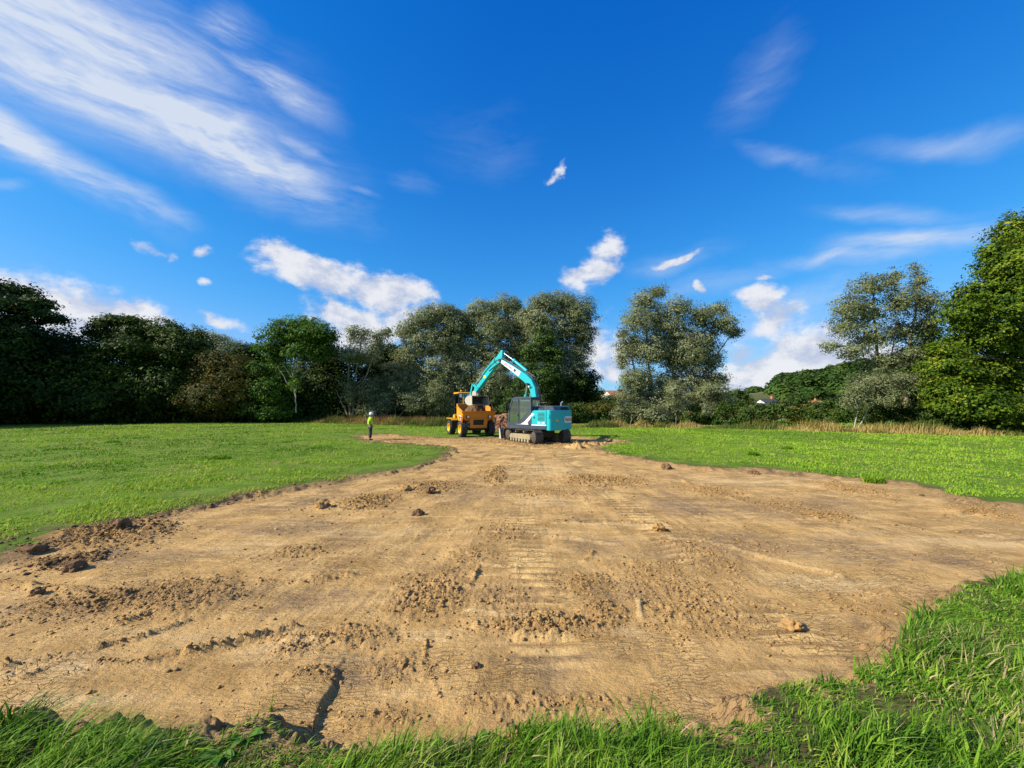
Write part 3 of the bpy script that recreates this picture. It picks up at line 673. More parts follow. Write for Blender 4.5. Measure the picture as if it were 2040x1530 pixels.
# broad-leaved weeds in the long grass
M_weed = blade_mat('weed_leaf', [(0, (0.05, 0.13, 0.02)), (.6, (0.10, 0.22, 0.03)), (1, (0.17, 0.27, 0.05))], rough=.5)
M_red = blade_mat('red_leaf', [(0, (0.30, 0.07, 0.02)), (1, (0.30, 0.17, 0.04))], rough=.5)
def dock(x, y, s, label, mat=M_weed, nl=11, seed=0, upright=.6, cat='weed', name='dock_plant'):
    rr = random.Random(seed)
    V, Fa, at_ = [], [], []
    for i in range(nl):
        a = rr.uniform(0, 6.28); L = s * rr.uniform(.6, 1.15); wd = L * rr.uniform(.16, .24); up = rr.uniform(.3, 1) * upright
        d = Vector((math.cos(a), math.sin(a), 0)); sidev = Vector((-d.y, d.x, 0)); b0 = len(V)
        for j in range(6):
            t = j / 5; c = d * L * t + Vector((0, 0, L * (up * 1.5 * t - 1.0 * up * t * t)))
            ww = wd * math.sin(math.pi * (0.06 + .92 * t)) ** .8 + .002
            V += [c - sidev * ww + Vector((0, 0, ww * .35)), c, c + sidev * ww + Vector((0, 0, ww * .35))]
        for j in range(5):
            k = b0 + 3 * j
            Fa += [(k, k + 1, k + 4, k + 3), (k + 1, k + 2, k + 5, k + 4)]; r0 = rr.random(); at_ += [r0, r0]
    me = np_mesh(name, np.array([v[:] for v in V]), np.array(Fa), {'rnd': ('FACE', 'FLOAT', np.array(at_))}, True)
    o = link(name, me, mat); o.location = (x, y, gz1(x, y) - .005)
    return tag(o, label, cat)
for i, (u, v, s, lb) in enumerate([(440, 1500, .11, 'broad-leaved weed low in the grass right of the red leaf'), (490, 1470, .09, 'dark green broad leaves beside the straw patch at the lower left'), (290, 1500, .12, 'broad-leaved weed in the grass left of the red leaf'),
                                   (960, 1480, .10, 'pale broad leaves at the left foot of the tall tuft on the clay edge'), (1790, 1460, .10, 'low broad-leaved weed in the grass at the bottom right'), (1300, 1500, .09, 'broad-leaved weed at the bottom edge right of the tall tuft')]):
    x, y = gp(u, v, .22); dock(x, y, s, lb, seed=i)
x, y = gp(252, 1497, .25)
o = blades('red_leaf_plant', x + rng.normal(0, .012, 7), y + rng.normal(0, .01, 7), rng.uniform(.10, .19, 7), np.full(7, .016), rng.uniform(.2, .6, 7), rng.normal(.3, .4, 7), M_red, rng.random(7), 4)
tag(o, 'rust-red upright dock leaf in the lower left grass', 'weed')
# the thin grass seedling growing on the clay shelf
x, y = gp(540, 1385, .15)
o = blades('grass_seedling', x + rng.normal(0, .008, 9), y + rng.normal(0, .008, 9), rng.uniform(.08, .2, 9), np.full(9, .006), rng.uniform(.1, .8, 9), rng.uniform(-1, 1.2, 9), M_near, rng.uniform(.4, .75, 9), 4)
tag(o, 'thin lone grass seedling standing on the clay just above the turf', 'grass plant')
x, y = gp(1345, 1425, .05)
o = blades('grass_seedling', x + rng.normal(0, .02, 26), y + rng.normal(0, .018, 26), rng.uniform(.05, .13, 26), np.full(26, .006), rng.uniform(.3, 1.2, 26), rng.normal(3, .6, 26), M_near, rng.uniform(.2, .95, 26), 3)
tag(o, 'small half-dry grass sprig on the clay at the lower right turf edge', 'grass plant')

# rough verge of tall dry grass and dead stems between field and trees
VERGE = [(-900, 848), (-300, 846), (0, 845), (250, 842), (500, 839), (700, 845), (870, 850), (1000, 850), (1150, 852), (1300, 851), (1450, 855), (1600, 859), (1800, 864), (2040, 869), (2300, 874), (3200, 880)]
VW = [gp(u, v, .07) for u, v in VERGE]
M_verge = blade_mat('dry_verge', [(0, (0.040, 0.070, 0.012)), (.3, (0.085, 0.120, 0.020)), (.5, (0.15, 0.15, 0.030)), (.66, (0.22, 0.14, 0.035)), (.82, (0.33, 0.24, 0.065)), (1, (0.43, 0.33, 0.12))], trans=.25)
M_reed = blade_mat('rusty_stems', [(0, (0.10, 0.035, 0.02)), (.5, (0.16, 0.07, 0.035)), (1, (0.12, 0.10, 0.03))], trans=.2)
vx, vy, vh, vr = [], [], [], []
for i in range(len(VW) - 1):
    (ax, ay), (bx, by) = VW[i], VW[i + 1]
    L = math.dist((ax, ay), (bx, by)); um = (VERGE[i][0] + VERGE[i + 1][0]) / 2
    nn_ = int(min(L, 60) * 420)
    t = rng.random(nn_); dpt = rng.uniform(0, 1, nn_) ** .8 * 3.2
    X = ax + (bx - ax) * t; Y = ay + (by - ay) * t
    nx, ny = -(by - ay) / L, (bx - ax) / L
    if ny < 0: nx, ny = -nx, -ny
    X += nx * dpt; Y += ny * dpt
    cl = fbm(X * .55, Y * .55, 3, 33)
    hh = (.25 + .85 * sstep(.25, .7, cl)) * (.45 + .55 * sstep(0, 1.6, dpt)) * rng.uniform(.4, 1.2, nn_)
    if um < 480: hh *= .6; r0 = .10 + rng.normal(0, .12, nn_)  # left stretch darker: shade of the wood put into the blade colour
    elif um < 1100: r0 = .30 + .45 * sstep(.4, .65, fbm(X * .4, Y * .4, 2, 34)) + rng.normal(0, .15, nn_)
    else: r0 = .28 + .62 * sstep(.42, .62, fbm(X * .45, Y * .45, 2, 34)) + rng.normal(0, .15, nn_)
    vx.append(X); vy.append(Y); vh.append(hh); vr.append(r0.clip(0, 1))
X, Y, H_, rn_ = map(np.concatenate, (vx, vy, vh, vr))
o = blades('dry_verge', X, Y, H_, rng.uniform(.02, .06, len(X)), rng.uniform(.05, .7, len(X)), rng.normal(.1, 1, len(X)), M_verge, rn_, 2)
tag(o, 'strip of tall unmown brown and straw grass below the trees', 'tall grass', kind='stuff')
# a rusty stand of docks and dead stems behind the standing man
a_, b_ = gp(640, 841, .07), gp(890, 847, .07)
nn_ = 9000; t = rng.random(nn_)
X = a_[0] + (b_[0] - a_[0]) * t; Y = a_[1] + (b_[1] - a_[1]) * t + rng.uniform(.3, 3.0, nn_)
o = blades('dead_stems', X, Y, rng.uniform(.5, 1.25, nn_) * (.6 + .6 * fbm(X * .6, Y * .6, 2, 2)), rng.uniform(.02, .05, nn_), rng.uniform(.05, .4, nn_), rng.normal(0, 1, nn_), M_reed, rng.random(nn_), 2)
tag(o, 'rust-brown dead stems standing behind the man in the white helmet', 'dead stems', kind='stuff')
# low weeds standing up in the field
for i, (u, v, s, lb) in enumerate([(435, 912, .75, 'leafy green weed clump alone in the left field'), (225, 880, .55, 'small weed clump in the yellow-green left field'), (1740, 955, .40, 'yellow-green thistle clump on the turf edge at the right'),
                                   (1500, 905, .40, 'low weed clump in the middle of the right field'), (1570, 895, .35, 'weed tuft in the right field, right of the low clump')]):
    x, y = gp(u, v, .12); nn_ = 420
    X = x + rng.normal(0, s * .26, nn_).clip(-.4, .4); Y = y + rng.normal(0, s * .2, nn_).clip(-.3, .3)
    o = blades('weed_clump', X, Y, rng.uniform(.10, .28, nn_), rng.uniform(.02, .045, nn_), rng.uniform(.3, 1.3, nn_), rng.uniform(0, 6.28, nn_), M_field, rng.uniform(.1, .85, nn_) + (.08 if u == 1740 else -.05), 3)
    tag(o, lb, 'weed')
# ---------------------------------------------------------------- trees
def leaf_mat(name, cols, trans=.3, rough=.6, spec=.12):
    return blade_mat(name, cols, rough, trans, spec)
M_oak = leaf_mat('oak_leaf', [(0, (0.026, 0.060, 0.006)), (.4, (0.080, 0.140, 0.010)), (.75, (0.165, 0.225, 0.014)), (1, (0.27, 0.27, 0.02))])
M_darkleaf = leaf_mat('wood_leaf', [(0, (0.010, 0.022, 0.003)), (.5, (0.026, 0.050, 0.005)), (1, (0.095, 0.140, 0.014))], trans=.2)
M_ash = leaf_mat('ash_leaf', [(0, (0.028, 0.075, 0.010)), (.5, (0.075, 0.155, 0.016)), (1, (0.150, 0.240, 0.030))], trans=.35)
M_willow = leaf_mat('willow_leaf', [(0, (0.085, 0.105, 0.030)), (.35, (0.155, 0.180, 0.065)), (.7, (0.225, 0.250, 0.110)), (.9, (0.29, 0.315, 0.17)), (1, (0.38, 0.40, 0.25))], trans=.38, rough=.6, spec=.15)
M_silver = leaf_mat('pale_willow_leaf', [(0, (0.11, 0.13, 0.045)), (.4, (0.185, 0.210, 0.085)), (.75, (0.25, 0.28, 0.135)), (1, (0.35, 0.38, 0.23))], trans=.32, rough=.6, spec=.2)
M_brown = leaf_mat('maple_leaf', [(0, (0.030, 0.045, 0.008)), (.45, (0.075, 0.085, 0.012)), (.8, (0.14, 0.10, 0.018)), (1, (0.22, 0.12, 0.02))], trans=.3)
M_poplar = leaf_mat('poplar_leaf', [(0, (0.030, 0.060, 0.012)), (.5, (0.070, 0.125, 0.022)), (1, (0.14, 0.21, 0.05))], trans=.3)
M_hedge = leaf_mat('hedge_leaf', [(0, (0.018, 0.040, 0.007)), (.5, (0.045, 0.092, 0.014)), (.85, (0.085, 0.130, 0.022)), (1, (0.15, 0.12, 0.03))], trans=.25)
M_olive = leaf_mat('olive_bush_leaf', [(0, (0.040, 0.050, 0.010)), (.5, (0.095, 0.105, 0.018)), (1, (0.18, 0.16, 0.03))], trans=.25)
def bark_mat(name, c1, c2):
    m, n, out = mat_new(name)
    g = n.add('ShaderNodeNewGeometry')
    f = n.noise(n.mapping(g.outputs['Position'], scale=(4, 4, 1.2)), 3, 6, .7)
    p = principled(n, color=n.mix(n.ramp01(f, .35, .65), c1, c2), rough=.9, spec=.15)
    b = n.add('ShaderNodeBump'); b.inputs['Strength'].default_value = .7; b.inputs['Distance'].default_value = .05; n.l.new(f, b.inputs['Height']); n.l.new(b.outputs[0], p.inputs['Normal'])
    n.l.new(p.outputs[0], out.inputs[0]); return m
B_grey = bark_mat('grey_bark', (0.10, 0.085, 0.06), (0.23, 0.20, 0.15))
B_pale = bark_mat('pale_bark', (0.22, 0.19, 0.14), (0.42, 0.37, 0.29))
B_dark = bark_mat('dark_bark', (0.035, 0.028, 0.020), (0.085, 0.07, 0.05))
B_tan = bark_mat('tan_bark', (0.17, 0.13, 0.07), (0.31, 0.25, 0.15))

class Tubes:
    def __init__(s): s.V = []; s.F = []
    def add(s, pts, rads, k=6):
        b = len(s.V); n_ = len(pts)
        for i, (p_, r0) in enumerate(zip(pts, rads)):
            d = (pts[min(i + 1, n_ - 1)] - pts[max(i - 1, 0)]).normalized()
            u_ = d.orthogonal().normalized() if i == 0 else (u_ - d * u_.dot(d)).normalized()
            v_ = d.cross(u_)
            for j in range(k):
                a = 2 * math.pi * j / k
                s.V.append(p_ + (u_ * math.cos(a) + v_ * math.sin(a)) * r0)
        for i in range(n_ - 1):
            for j in range(k):
                s.F.append((b + i * k + j, b + i * k + (j + 1) % k, b + (i + 1) * k + (j + 1) % k, b + (i + 1) * k + j))
    def build(s, name, mat, parent):
        me = np_mesh(name, np.array([v[:] for v in s.V]), np.array(s.F), None, True)
        return link(name, me, mat, parent)
def curve_pts(a, b, sag, n_=7, jit=.0, rr=random):
    out_ = []
    mid = (a + b) / 2 + sag
    for i in range(n_):
        t = i / (n_ - 1)
        p_ = a * (1 - t) ** 2 + mid * 2 * t * (1 - t) + b * t * t
        if 0 < i < n_ - 1 and jit: p_ = p_ + Vector((rr.uniform(-jit, jit), rr.uniform(-jit, jit), rr.uniform(-jit, jit)))
        out_.append(p_)
    return out_
def rand_dirs(r, n_):
    v = r.normal(0, 1, (n_, 3)); return v / np.linalg.norm(v, axis=1)[:, None]
def leaves_mesh(name, P, out, size, asp, r, droop=0.0, wind=0.0, tint=None, flat=.5):
    """one leaf spray per point: a folded rhomb, P (n,3); out (n,3) outward directions"""
    n_ = len(P)
    nrm = rand_dirs(r, n_) * .62 + out * .95 + np.array([0, 0, flat])
    nrm /= np.linalg.norm(nrm, axis=1)[:, None]
    a = rand_dirs(r, n_) + np.array([wind, wind * .2, -droop])
    a -= nrm * (a * nrm).sum(1)[:, None]; a /= np.linalg.norm(a, axis=1)[:, None] + 1e-9
    b = np.cross(nrm, a)
    L = size * r.uniform(.55, 1.35, n_)[:, None]; W = L * asp
    V = np.stack([P - a * L * .5, P + b * W * .5 + nrm * W * .15, P + a * L * .5, P - b * W * .5 + nrm * W * .15], 1).reshape(-1, 3)
    Fa = np.arange(n_ * 4).reshape(-1, 4)
    if tint is None: tint = r.random(n_)
    return np_mesh(name, V, Fa, {'rnd': ('FACE', 'FLOAT', tint)})
def crown_points(lobes, dens, r, spread, leaves_per, shell=.62, low_cut=None):
    dens = dens * 1.75
    """clumps of leaves held on an uneven shell round each lobe centre, plus a thinner inside"""
    P, O, T, C = [], [], [], []
    for (c, rad_) in lobes:
        c = np.array(c[:]); rad_ = np.array(rad_)
        area = 4 * math.pi * ((rad_[0] * rad_[1]) ** 1.6 / 3 + (rad_[0] * rad_[2]) ** 1.6 / 3 + (rad_[1] * rad_[2]) ** 1.6 / 3) ** (1 / 1.6)
        nc = max(8, int(area * dens))
        d = rand_dirs(r, nc)
        ph = r.uniform(0, 50, 2)
        un = fbm(d[:, 0] * 2 + ph[0] + d[:, 2] * 1.3, d[:, 1] * 2 + ph[1] - d[:, 2], 3, 77)
        f = (shell + (1 - shell) * r.random(nc) ** .6) * (.38 + 1.22 * un)
        inn = r.random(nc) < .22; f[inn] *= r.uniform(.25, .8, inn.sum())
        cc = c + d * rad_ * f[:, None]
        C.append(cc)
        k = leaves_per
        sp = spread * r.uniform(.6, 1.3, (nc, 1, 1))
        p_ = cc[:, None] + r.normal(0, 1, (nc, k, 3)) * sp * np.array([1, 1, .6])
        P.append(p_.reshape(-1, 3)); O.append(np.repeat(d, k, 0))
        T.append((r.normal(.45, .05) + r.normal(0, .20, (nc, 1)) + r.normal(0, .16, (nc, k))).ravel())
    return np.concatenate(P), np.concatenate(O), np.concatenate(T).clip(0, 1), C
NTREE = [0]
def tree(name, label, cat, u, Y, lobes, mat, bark, trunk_r=.25, dens=2.2, size=.28, asp=.5, spread=.32, per=14, droop=0., wind=0., group=None, forks=None, twig=True, seed=None, base_v=None, multi=1, shell=.62, flat=.5, tshift=0.0, depth=.9):
    """lobes: (u, v, ru, rv[, dY]) as seen in the photo at depth Y; each becomes a round mass of leaves of that size"""
    NTREE[0] += 1; seed = seed or NTREE[0]
    rr = random.Random(seed); r = np.random.default_rng(seed)
    if mat in (M_willow, M_silver): tshift += .20; size *= .80; per = int(per * 1.5)
    bx = (u - 1020) / F * Y * 1.0; base = Vector((bx, Y, gz1(bx, Y) - .05))
    root = empty(name, base, label, cat, group)
    LB = []
    for lb in lobes:
        dY = lb[4] if len(lb) > 4 else rr.uniform(-.5, .5) * lb[2] / F * Y * 1.3
        c = at(lb[0], lb[1], Y + dY) - base
        s = (Y + dY) / F
        LB.append((c, (lb[2] * s, lb[2] * s * depth, lb[3] * s)))
    P, O, T, C = crown_points(LB, dens, r, spread, per, shell)
    P[:, 2] = np.maximum(P[:, 2], .15)
    me = leaves_mesh('crown', P, O, size, asp, r, droop, wind, (T + tshift).clip(0, 1), flat)
    link('crown', me, mat, root)
    tb = Tubes()
    top = max(c.z for c, _ in LB)
    if forks is None:
        mx = sum(c.x for c, _ in LB) / len(LB)
        forks = []
        for i in range(multi):
            o_ = (i - (multi - 1) / 2) * trunk_r * 2.6
            forks.append([Vector((o_, 0, 0)), Vector((o_ * 2.5 + mx * .12, rr.uniform(-.3, .3), top * .22)), Vector((o_ * 5 + mx * .35, rr.uniform(-.5, .5), top * .45)), Vector((o_ * 8 + mx * .7, rr.uniform(-.6, .6), top * .72))])
    else:
        forks = [[at(a, b, Y) - base for a, b in f] for f in forks]
        for f in forks:
            if f[0].z < 1.2: f[0].z = 0.0
    nodes = []
    f00 = forks[0][0]
    for f in forks:
        tr_ = trunk_r if f[0].z < .3 and not (len(forks) > 3 and f is not forks[0] and (f[0] - f00).length < .01 and trunk_r > .3) else trunk_r * .42
        n_ = len(f); pts = []; rads = []
        for i in range(n_ - 1):
            for j in range(4):
                t = j / 4
                pts.append(f[i].lerp(f[i + 1], t) + (Vector((rr.uniform(-.06, .06), rr.uniform(-.06, .06), 0)) if i + j else Vector()))
        pts.append(f[-1])
        m_ = len(pts)
        rads = [tr_ * (1 - .78 * i / (m_ - 1)) * (1.35 if i == 0 else 1) for i in range(m_)]
        tb.add(pts, rads, 8)
        nodes += [(pts[i], rads[i]) for i in range(2, m_)]
    for (c, rad_), cc in zip(LB, C):
        lo = [nd for nd in nodes if nd[0].z < c.z + .2] or nodes[:1]
        s, rs = min(lo, key=lambda nd: (nd[0] - c).length * (1 + .12 * rr.random()) + .25 * abs(nd[0].z - c.z * .7))
        e = c + Vector((0, 0, rad_[2] * .25)); L = (e - s).length
        pts = curve_pts(s, e, Vector((0, 0, -L * .10)), 7, L * .025, rr)
        r0 = min(rs * .7, .03 + L * .018)
        tb.add(pts, [r0 * (1 - .75 * i / 6) + .012 for i in range(7)], 5)
        if twig:
            for q_ in r.permutation(len(cc))[:min(26, len(cc))]:
                s2 = pts[rr.randint(2, 6)]; e2 = Vector(cc[q_])
                tb.add(curve_pts(s2, e2, Vector((0, 0, -.1)), 4, .06, rr), [.035, .026, .018, .008], 4)
    tb.build('trunk', bark, root)
    return root
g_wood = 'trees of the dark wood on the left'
# --- left wood, nearest trees first
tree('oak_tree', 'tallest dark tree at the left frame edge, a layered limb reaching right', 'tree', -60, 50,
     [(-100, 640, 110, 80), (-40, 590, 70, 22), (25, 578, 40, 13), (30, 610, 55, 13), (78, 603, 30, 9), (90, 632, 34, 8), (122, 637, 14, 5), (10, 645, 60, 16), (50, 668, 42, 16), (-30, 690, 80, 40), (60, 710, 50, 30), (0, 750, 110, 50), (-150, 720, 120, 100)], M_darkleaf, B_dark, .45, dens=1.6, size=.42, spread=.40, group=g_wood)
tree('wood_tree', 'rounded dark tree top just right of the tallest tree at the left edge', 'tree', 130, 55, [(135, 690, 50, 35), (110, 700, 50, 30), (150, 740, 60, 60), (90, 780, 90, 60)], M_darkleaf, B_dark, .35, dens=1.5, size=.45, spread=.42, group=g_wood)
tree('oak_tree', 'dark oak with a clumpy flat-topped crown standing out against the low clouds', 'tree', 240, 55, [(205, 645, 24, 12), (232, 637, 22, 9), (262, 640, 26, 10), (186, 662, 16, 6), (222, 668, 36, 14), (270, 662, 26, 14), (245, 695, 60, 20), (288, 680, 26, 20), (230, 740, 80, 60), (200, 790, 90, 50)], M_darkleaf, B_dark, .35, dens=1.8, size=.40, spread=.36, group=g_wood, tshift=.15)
tree('wood_tree', 'dome-shaped dark green tree between the flat-topped oak and the pale willow', 'tree', 335, 57, [(330, 665, 45, 28), (365, 700, 50, 40), (320, 720, 60, 50), (350, 770, 80, 60), (300, 660, 28, 22), (390, 690, 28, 36)], M_darkleaf, B_dark, .35, dens=1.7, size=.40, spread=.38, group=g_wood, tshift=.18)
tree('willow_tree', 'soft pale grey-green willow top rising behind the orange-brown tree', 'tree', 440, 72, [(440, 690, 36, 24), (470, 705, 34, 22), (410, 695, 28, 30), (450, 740, 70, 50), (430, 675, 22, 12), (395, 672, 22, 18)], M_silver, B_grey, .3, dens=1.6, size=.42, asp=.3, spread=.5, droop=.4, wind=.6)
tree('maple_tree', 'round orange-brown tinged tree at the edge of the dark wood', 'tree', 430, 54, [(440, 725, 48, 24), (410, 750, 42, 30), (460, 760, 55, 40), (430, 790, 62, 38), (392, 780, 24, 22), (385, 755, 16, 12), (480, 800, 40, 32), (470, 730, 34, 20)], M_brown, B_dark, .22, dens=2.6, size=.30, spread=.30)
tree('wood_tree', 'bright leafy young tree in front of the ash, left of its trunk', 'tree', 525, 55, [(515, 740, 28, 22), (530, 780, 42, 26), (555, 745, 28, 24), (505, 800, 26, 26), (560, 800, 34, 28), (540, 822, 50, 14)], M_ash, B_dark, .14, dens=2.3, size=.32, spread=.34)
ash = tree('ash_tree', 'ash with a slim pale trunk and a dome of fresh green leaves above the wood', 'tree', 590, 53,
     [(560, 660, 34, 22), (600, 648, 44, 18), (640, 665, 30, 22), (585, 680, 40, 18), (535, 690, 24, 16), (655, 690, 18, 20), (625, 685, 34, 20), (520, 672, 10, 6), (512, 690, 8, 6), (610, 665, 46, 22), (548, 712, 22, 12), (660, 672, 14, 10), (600, 700, 38, 20), (562, 698, 26, 18), (636, 695, 24, 18), (590, 760, 12, 22), (640, 712, 18, 10)], M_ash, B_pale, .19, dens=1.7, size=.34, spread=.32, shell=.5,
     forks=[[(590, 822), (589, 790), (583, 750), (579, 720), (572, 690), (560, 665)], [(589, 790), (585, 765), (597, 725), (612, 690), (622, 665)], [(588, 780), (606, 745), (628, 715), (648, 690)], [(582, 752), (560, 720), (538, 700)], [(584, 748), (590, 705), (596, 660)], [(586, 770), (574, 765), (556, 735), (545, 712)]])
for f_ in (): pass
tree('thin_willow_tree', 'thin half-bare willow with feathery upright tops between the ash and the big willows', 'tree', 700, 56,
     [(705, 665, 16, 22), (725, 668, 14, 20), (755, 672, 18, 14), (770, 662, 12, 12), (700, 700, 26, 18), (745, 690, 20, 16), (720, 712, 36, 16), (700, 780, 16, 34), (740, 775, 22, 30)], M_willow, B_tan, .16, dens=2.2, size=.36, asp=.42, spread=.38, droop=-.3, wind=.5, per=10,
     forks=[[(700, 828), (692, 780), (695, 730), (698, 690), (700, 652)], [(703, 828), (705, 770), (715, 710), (722, 655)], [(699, 828), (680, 800), (668, 775)], [(706, 828), (725, 760), (748, 700), (768, 660)]])
tree('wood_tree', 'dark broad tree behind the ash, right of its trunk', 'tree', 640, 62, [(630, 740, 50, 36), (670, 720, 46, 30), (600, 780, 60, 50), (660, 780, 60, 50), (640, 705, 30, 14)], M_darkleaf, B_dark, .3, dens=1.5, size=.42, spread=.40, group=g_wood, tshift=.1)
tree('wood_tree', 'dark tree closing the gap between the thin willow and the big willow group', 'tree', 760, 63, [(760, 730, 50, 40), (800, 730, 40, 46), (740, 780, 60, 50), (790, 790, 60, 50), (780, 700, 30, 14)], M_darkleaf, B_dark, .3, dens=1.5, size=.42, spread=.40, group=g_wood)
tree('wood_tree', 'dark tree seen between the orange-brown tree and the ash crown', 'tree', 520, 64, [(500, 720, 40, 34), (540, 735, 46, 40), (480, 780, 60, 50), (550, 790, 60, 44), (490, 700, 26, 12)], M_darkleaf, B_dark, .3, dens=1.5, size=.42, spread=.40, group=g_wood)
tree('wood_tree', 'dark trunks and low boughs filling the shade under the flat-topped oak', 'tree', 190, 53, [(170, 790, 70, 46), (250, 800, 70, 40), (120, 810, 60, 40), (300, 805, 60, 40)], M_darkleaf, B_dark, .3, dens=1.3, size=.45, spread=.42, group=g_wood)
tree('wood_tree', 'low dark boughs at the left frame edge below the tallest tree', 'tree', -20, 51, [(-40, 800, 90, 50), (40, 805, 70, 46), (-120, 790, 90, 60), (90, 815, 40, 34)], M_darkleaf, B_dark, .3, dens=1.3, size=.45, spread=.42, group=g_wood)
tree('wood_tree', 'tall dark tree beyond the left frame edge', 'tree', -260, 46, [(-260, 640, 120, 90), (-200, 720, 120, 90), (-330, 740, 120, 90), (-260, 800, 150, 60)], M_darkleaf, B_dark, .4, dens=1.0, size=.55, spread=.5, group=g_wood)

# --- the big willow group in the middle
gw = 'grey-green willows behind the machines'
wk = dict(asp=.46, droop=.35, wind=.55, flat=.35)
tree('willow_tree', 'left willow of the middle group, its crown spilling down to the dead stems', 'tree', 850, 60,
     [(850, 635, 34, 26), (885, 625, 36, 22), (815, 660, 28, 28), (860, 680, 48, 34), (905, 650, 30, 34), (820, 710, 34, 28), (785, 745, 28, 24), (830, 755, 46, 36), (880, 740, 40, 36), (760, 795, 34, 30), (810, 800, 44, 32), (860, 800, 44, 32), (905, 700, 36, 36), (900, 780, 40, 40)], M_willow, B_dark, .3, dens=2.3, size=.34, spread=.34, per=15, group=gw, multi=2, **wk)
tree('willow_tree', 'middle willow of the group, directly behind the yellow dumper and the bucket', 'tree', 955, 61,
     [(960, 620, 34, 22), (1010, 612, 36, 22), (930, 650, 38, 30), (985, 655, 46, 34), (1030, 650, 36, 34), (940, 700, 46, 34), (1000, 710, 50, 40), (920, 745, 44, 34), (975, 765, 50, 40), (1020, 780, 44, 40), (930, 800, 40, 34), (905, 660, 26, 26), (1045, 690, 36, 40), (1050, 640, 26, 26)], M_willow, B_dark, .3, dens=2.3, size=.34, spread=.34, per=15, group=gw, multi=2, tshift=.0, **wk)
tree('willow_tree', 'right-hand willow of the middle group, behind the excavator boom', 'tree', 1110, 59,
     [(1080, 602, 28, 20), (1120, 605, 36, 24), (1155, 620, 30, 28), (1075, 640, 38, 34), (1130, 655, 46, 38), (1165, 665, 22, 30), (1090, 700, 44, 40), (1145, 705, 34, 34), (1110, 750, 52, 40), (1150, 750, 30, 34), (1080, 795, 44, 36), (1130, 800, 44, 34)], M_willow, B_dark, .3, dens=2.3, size=.34, spread=.34, per=15, group=gw, multi=2, tshift=-.02, **wk)
tree('willow_bush', 'pale willow bush at the left foot of the big group, above the man', 'bush', 790, 55, [(760, 800, 34, 24), (795, 780, 30, 26), (830, 800, 36, 28), (745, 820, 26, 16), (870, 790, 26, 36), (905, 815, 26, 20)], M_silver, B_grey, .1, dens=2.3, size=.28, spread=.3, tshift=-.25, multi=2, **wk)
tree('poplar_tree', 'fresh green young poplar in front of the willows, right behind the boom', 'tree', 1085, 54, [(1090, 675, 26, 18), (1065, 700, 28, 20), (1100, 705, 26, 22), (1050, 735, 26, 20), (1090, 745, 34, 24), (1060, 770, 30, 22), (1105, 775, 26, 24), (1080, 655, 10, 12)], M_poplar, B_grey, .12, dens=2.0, size=.28, spread=.30, asp=.7, tshift=-.05)
tree('elder_bush', 'dark purple-green bush right of the willows, above the excavator tail', 'bush', 1165, 57, [(1160, 765, 34, 24), (1178, 752, 16, 14), (1140, 790, 34, 30), (1175, 790, 26, 26), (1120, 805, 30, 28)], M_darkleaf, B_dark, .12, dens=2.2, size=.32, spread=.32)
tree('olive_bush', 'yellow-olive bush low behind the excavator tail, in the gap between the willows', 'bush', 1185, 52, [(1165, 815, 26, 14), (1200, 812, 30, 14), (1225, 822, 24, 12)], M_olive, B_dark, .06, dens=3.5, size=.22, spread=.2, twig=False)
tree('alder_bush', 'narrow pale green bush below the boom, left of the cab', 'bush', 1035, 50, [(1020, 790, 18, 20), (1035, 765, 14, 16), (1010, 815, 20, 20)], M_poplar, B_grey, .06, dens=3.0, size=.24, spread=.22, tshift=-.2)

# --- willow right of the gap
tree('willow_tree', 'large many-stemmed willow standing alone right of the sky gap, its crown pulled to the right', 'tree', 1340, 49,
     [(1285, 600, 30, 26), (1310, 580, 18, 12), (1270, 640, 34, 28), (1310, 640, 30, 34), (1350, 615, 30, 24), (1345, 660, 34, 34), (1395, 630, 30, 24), (1430, 615, 22, 14), (1440, 645, 30, 22), (1465, 662, 18, 12), (1400, 675, 36, 30), (1255, 690, 30, 30), (1295, 700, 36, 34), (1350, 715, 38, 34), (1410, 715, 34, 28), (1240, 665, 12, 12), (1275, 755, 36, 30), (1330, 765, 36, 30), (1385, 760, 40, 28), (1425, 755, 26, 16), (1240, 720, 14, 18), (1320, 690, 40, 40), (1375, 700, 36, 36), (1300, 790, 40, 30), (1360, 795, 40, 28), (1258, 760, 24, 30), (1410, 795, 34, 24), (1300, 830, 46, 16), (1370, 832, 46, 14)],
     M_willow, B_grey, .2, dens=2.9, size=.28, spread=.30, per=14, shell=.5,
     forks=[[(1305, 845), (1300, 780), (1290, 710), (1288, 640), (1300, 580)], [(1330, 845), (1335, 780), (1345, 710), (1350, 640), (1350, 600)], [(1345, 845), (1365, 770), (1395, 700), (1420, 650), (1435, 615)], [(1350, 845), (1380, 780), (1420, 720), (1450, 675)], [(1298, 845), (1275, 780), (1258, 710), (1240, 665)]], asp=.46, droop=.2, wind=.5, flat=.35, tshift=.03)
tree('willow_bush', 'silvery willow bush in front of the lone willow trunks', 'bush', 1345, 46, [(1345, 780, 22, 24), (1335, 815, 24, 24), (1360, 815, 22, 22)], M_silver, B_grey, .07, dens=3.2, size=.22, spread=.22, tshift=-.12, **wk)
tree('willow_bush', 'silvery willow bush spreading right of the lone willow trunks', 'bush', 1410, 47, [(1400, 785, 24, 20), (1425, 775, 26, 16), (1405, 815, 30, 20), (1445, 800, 22, 18)], M_silver, B_grey, .07, dens=3.0, size=.22, spread=.22, tshift=-.22, **wk)
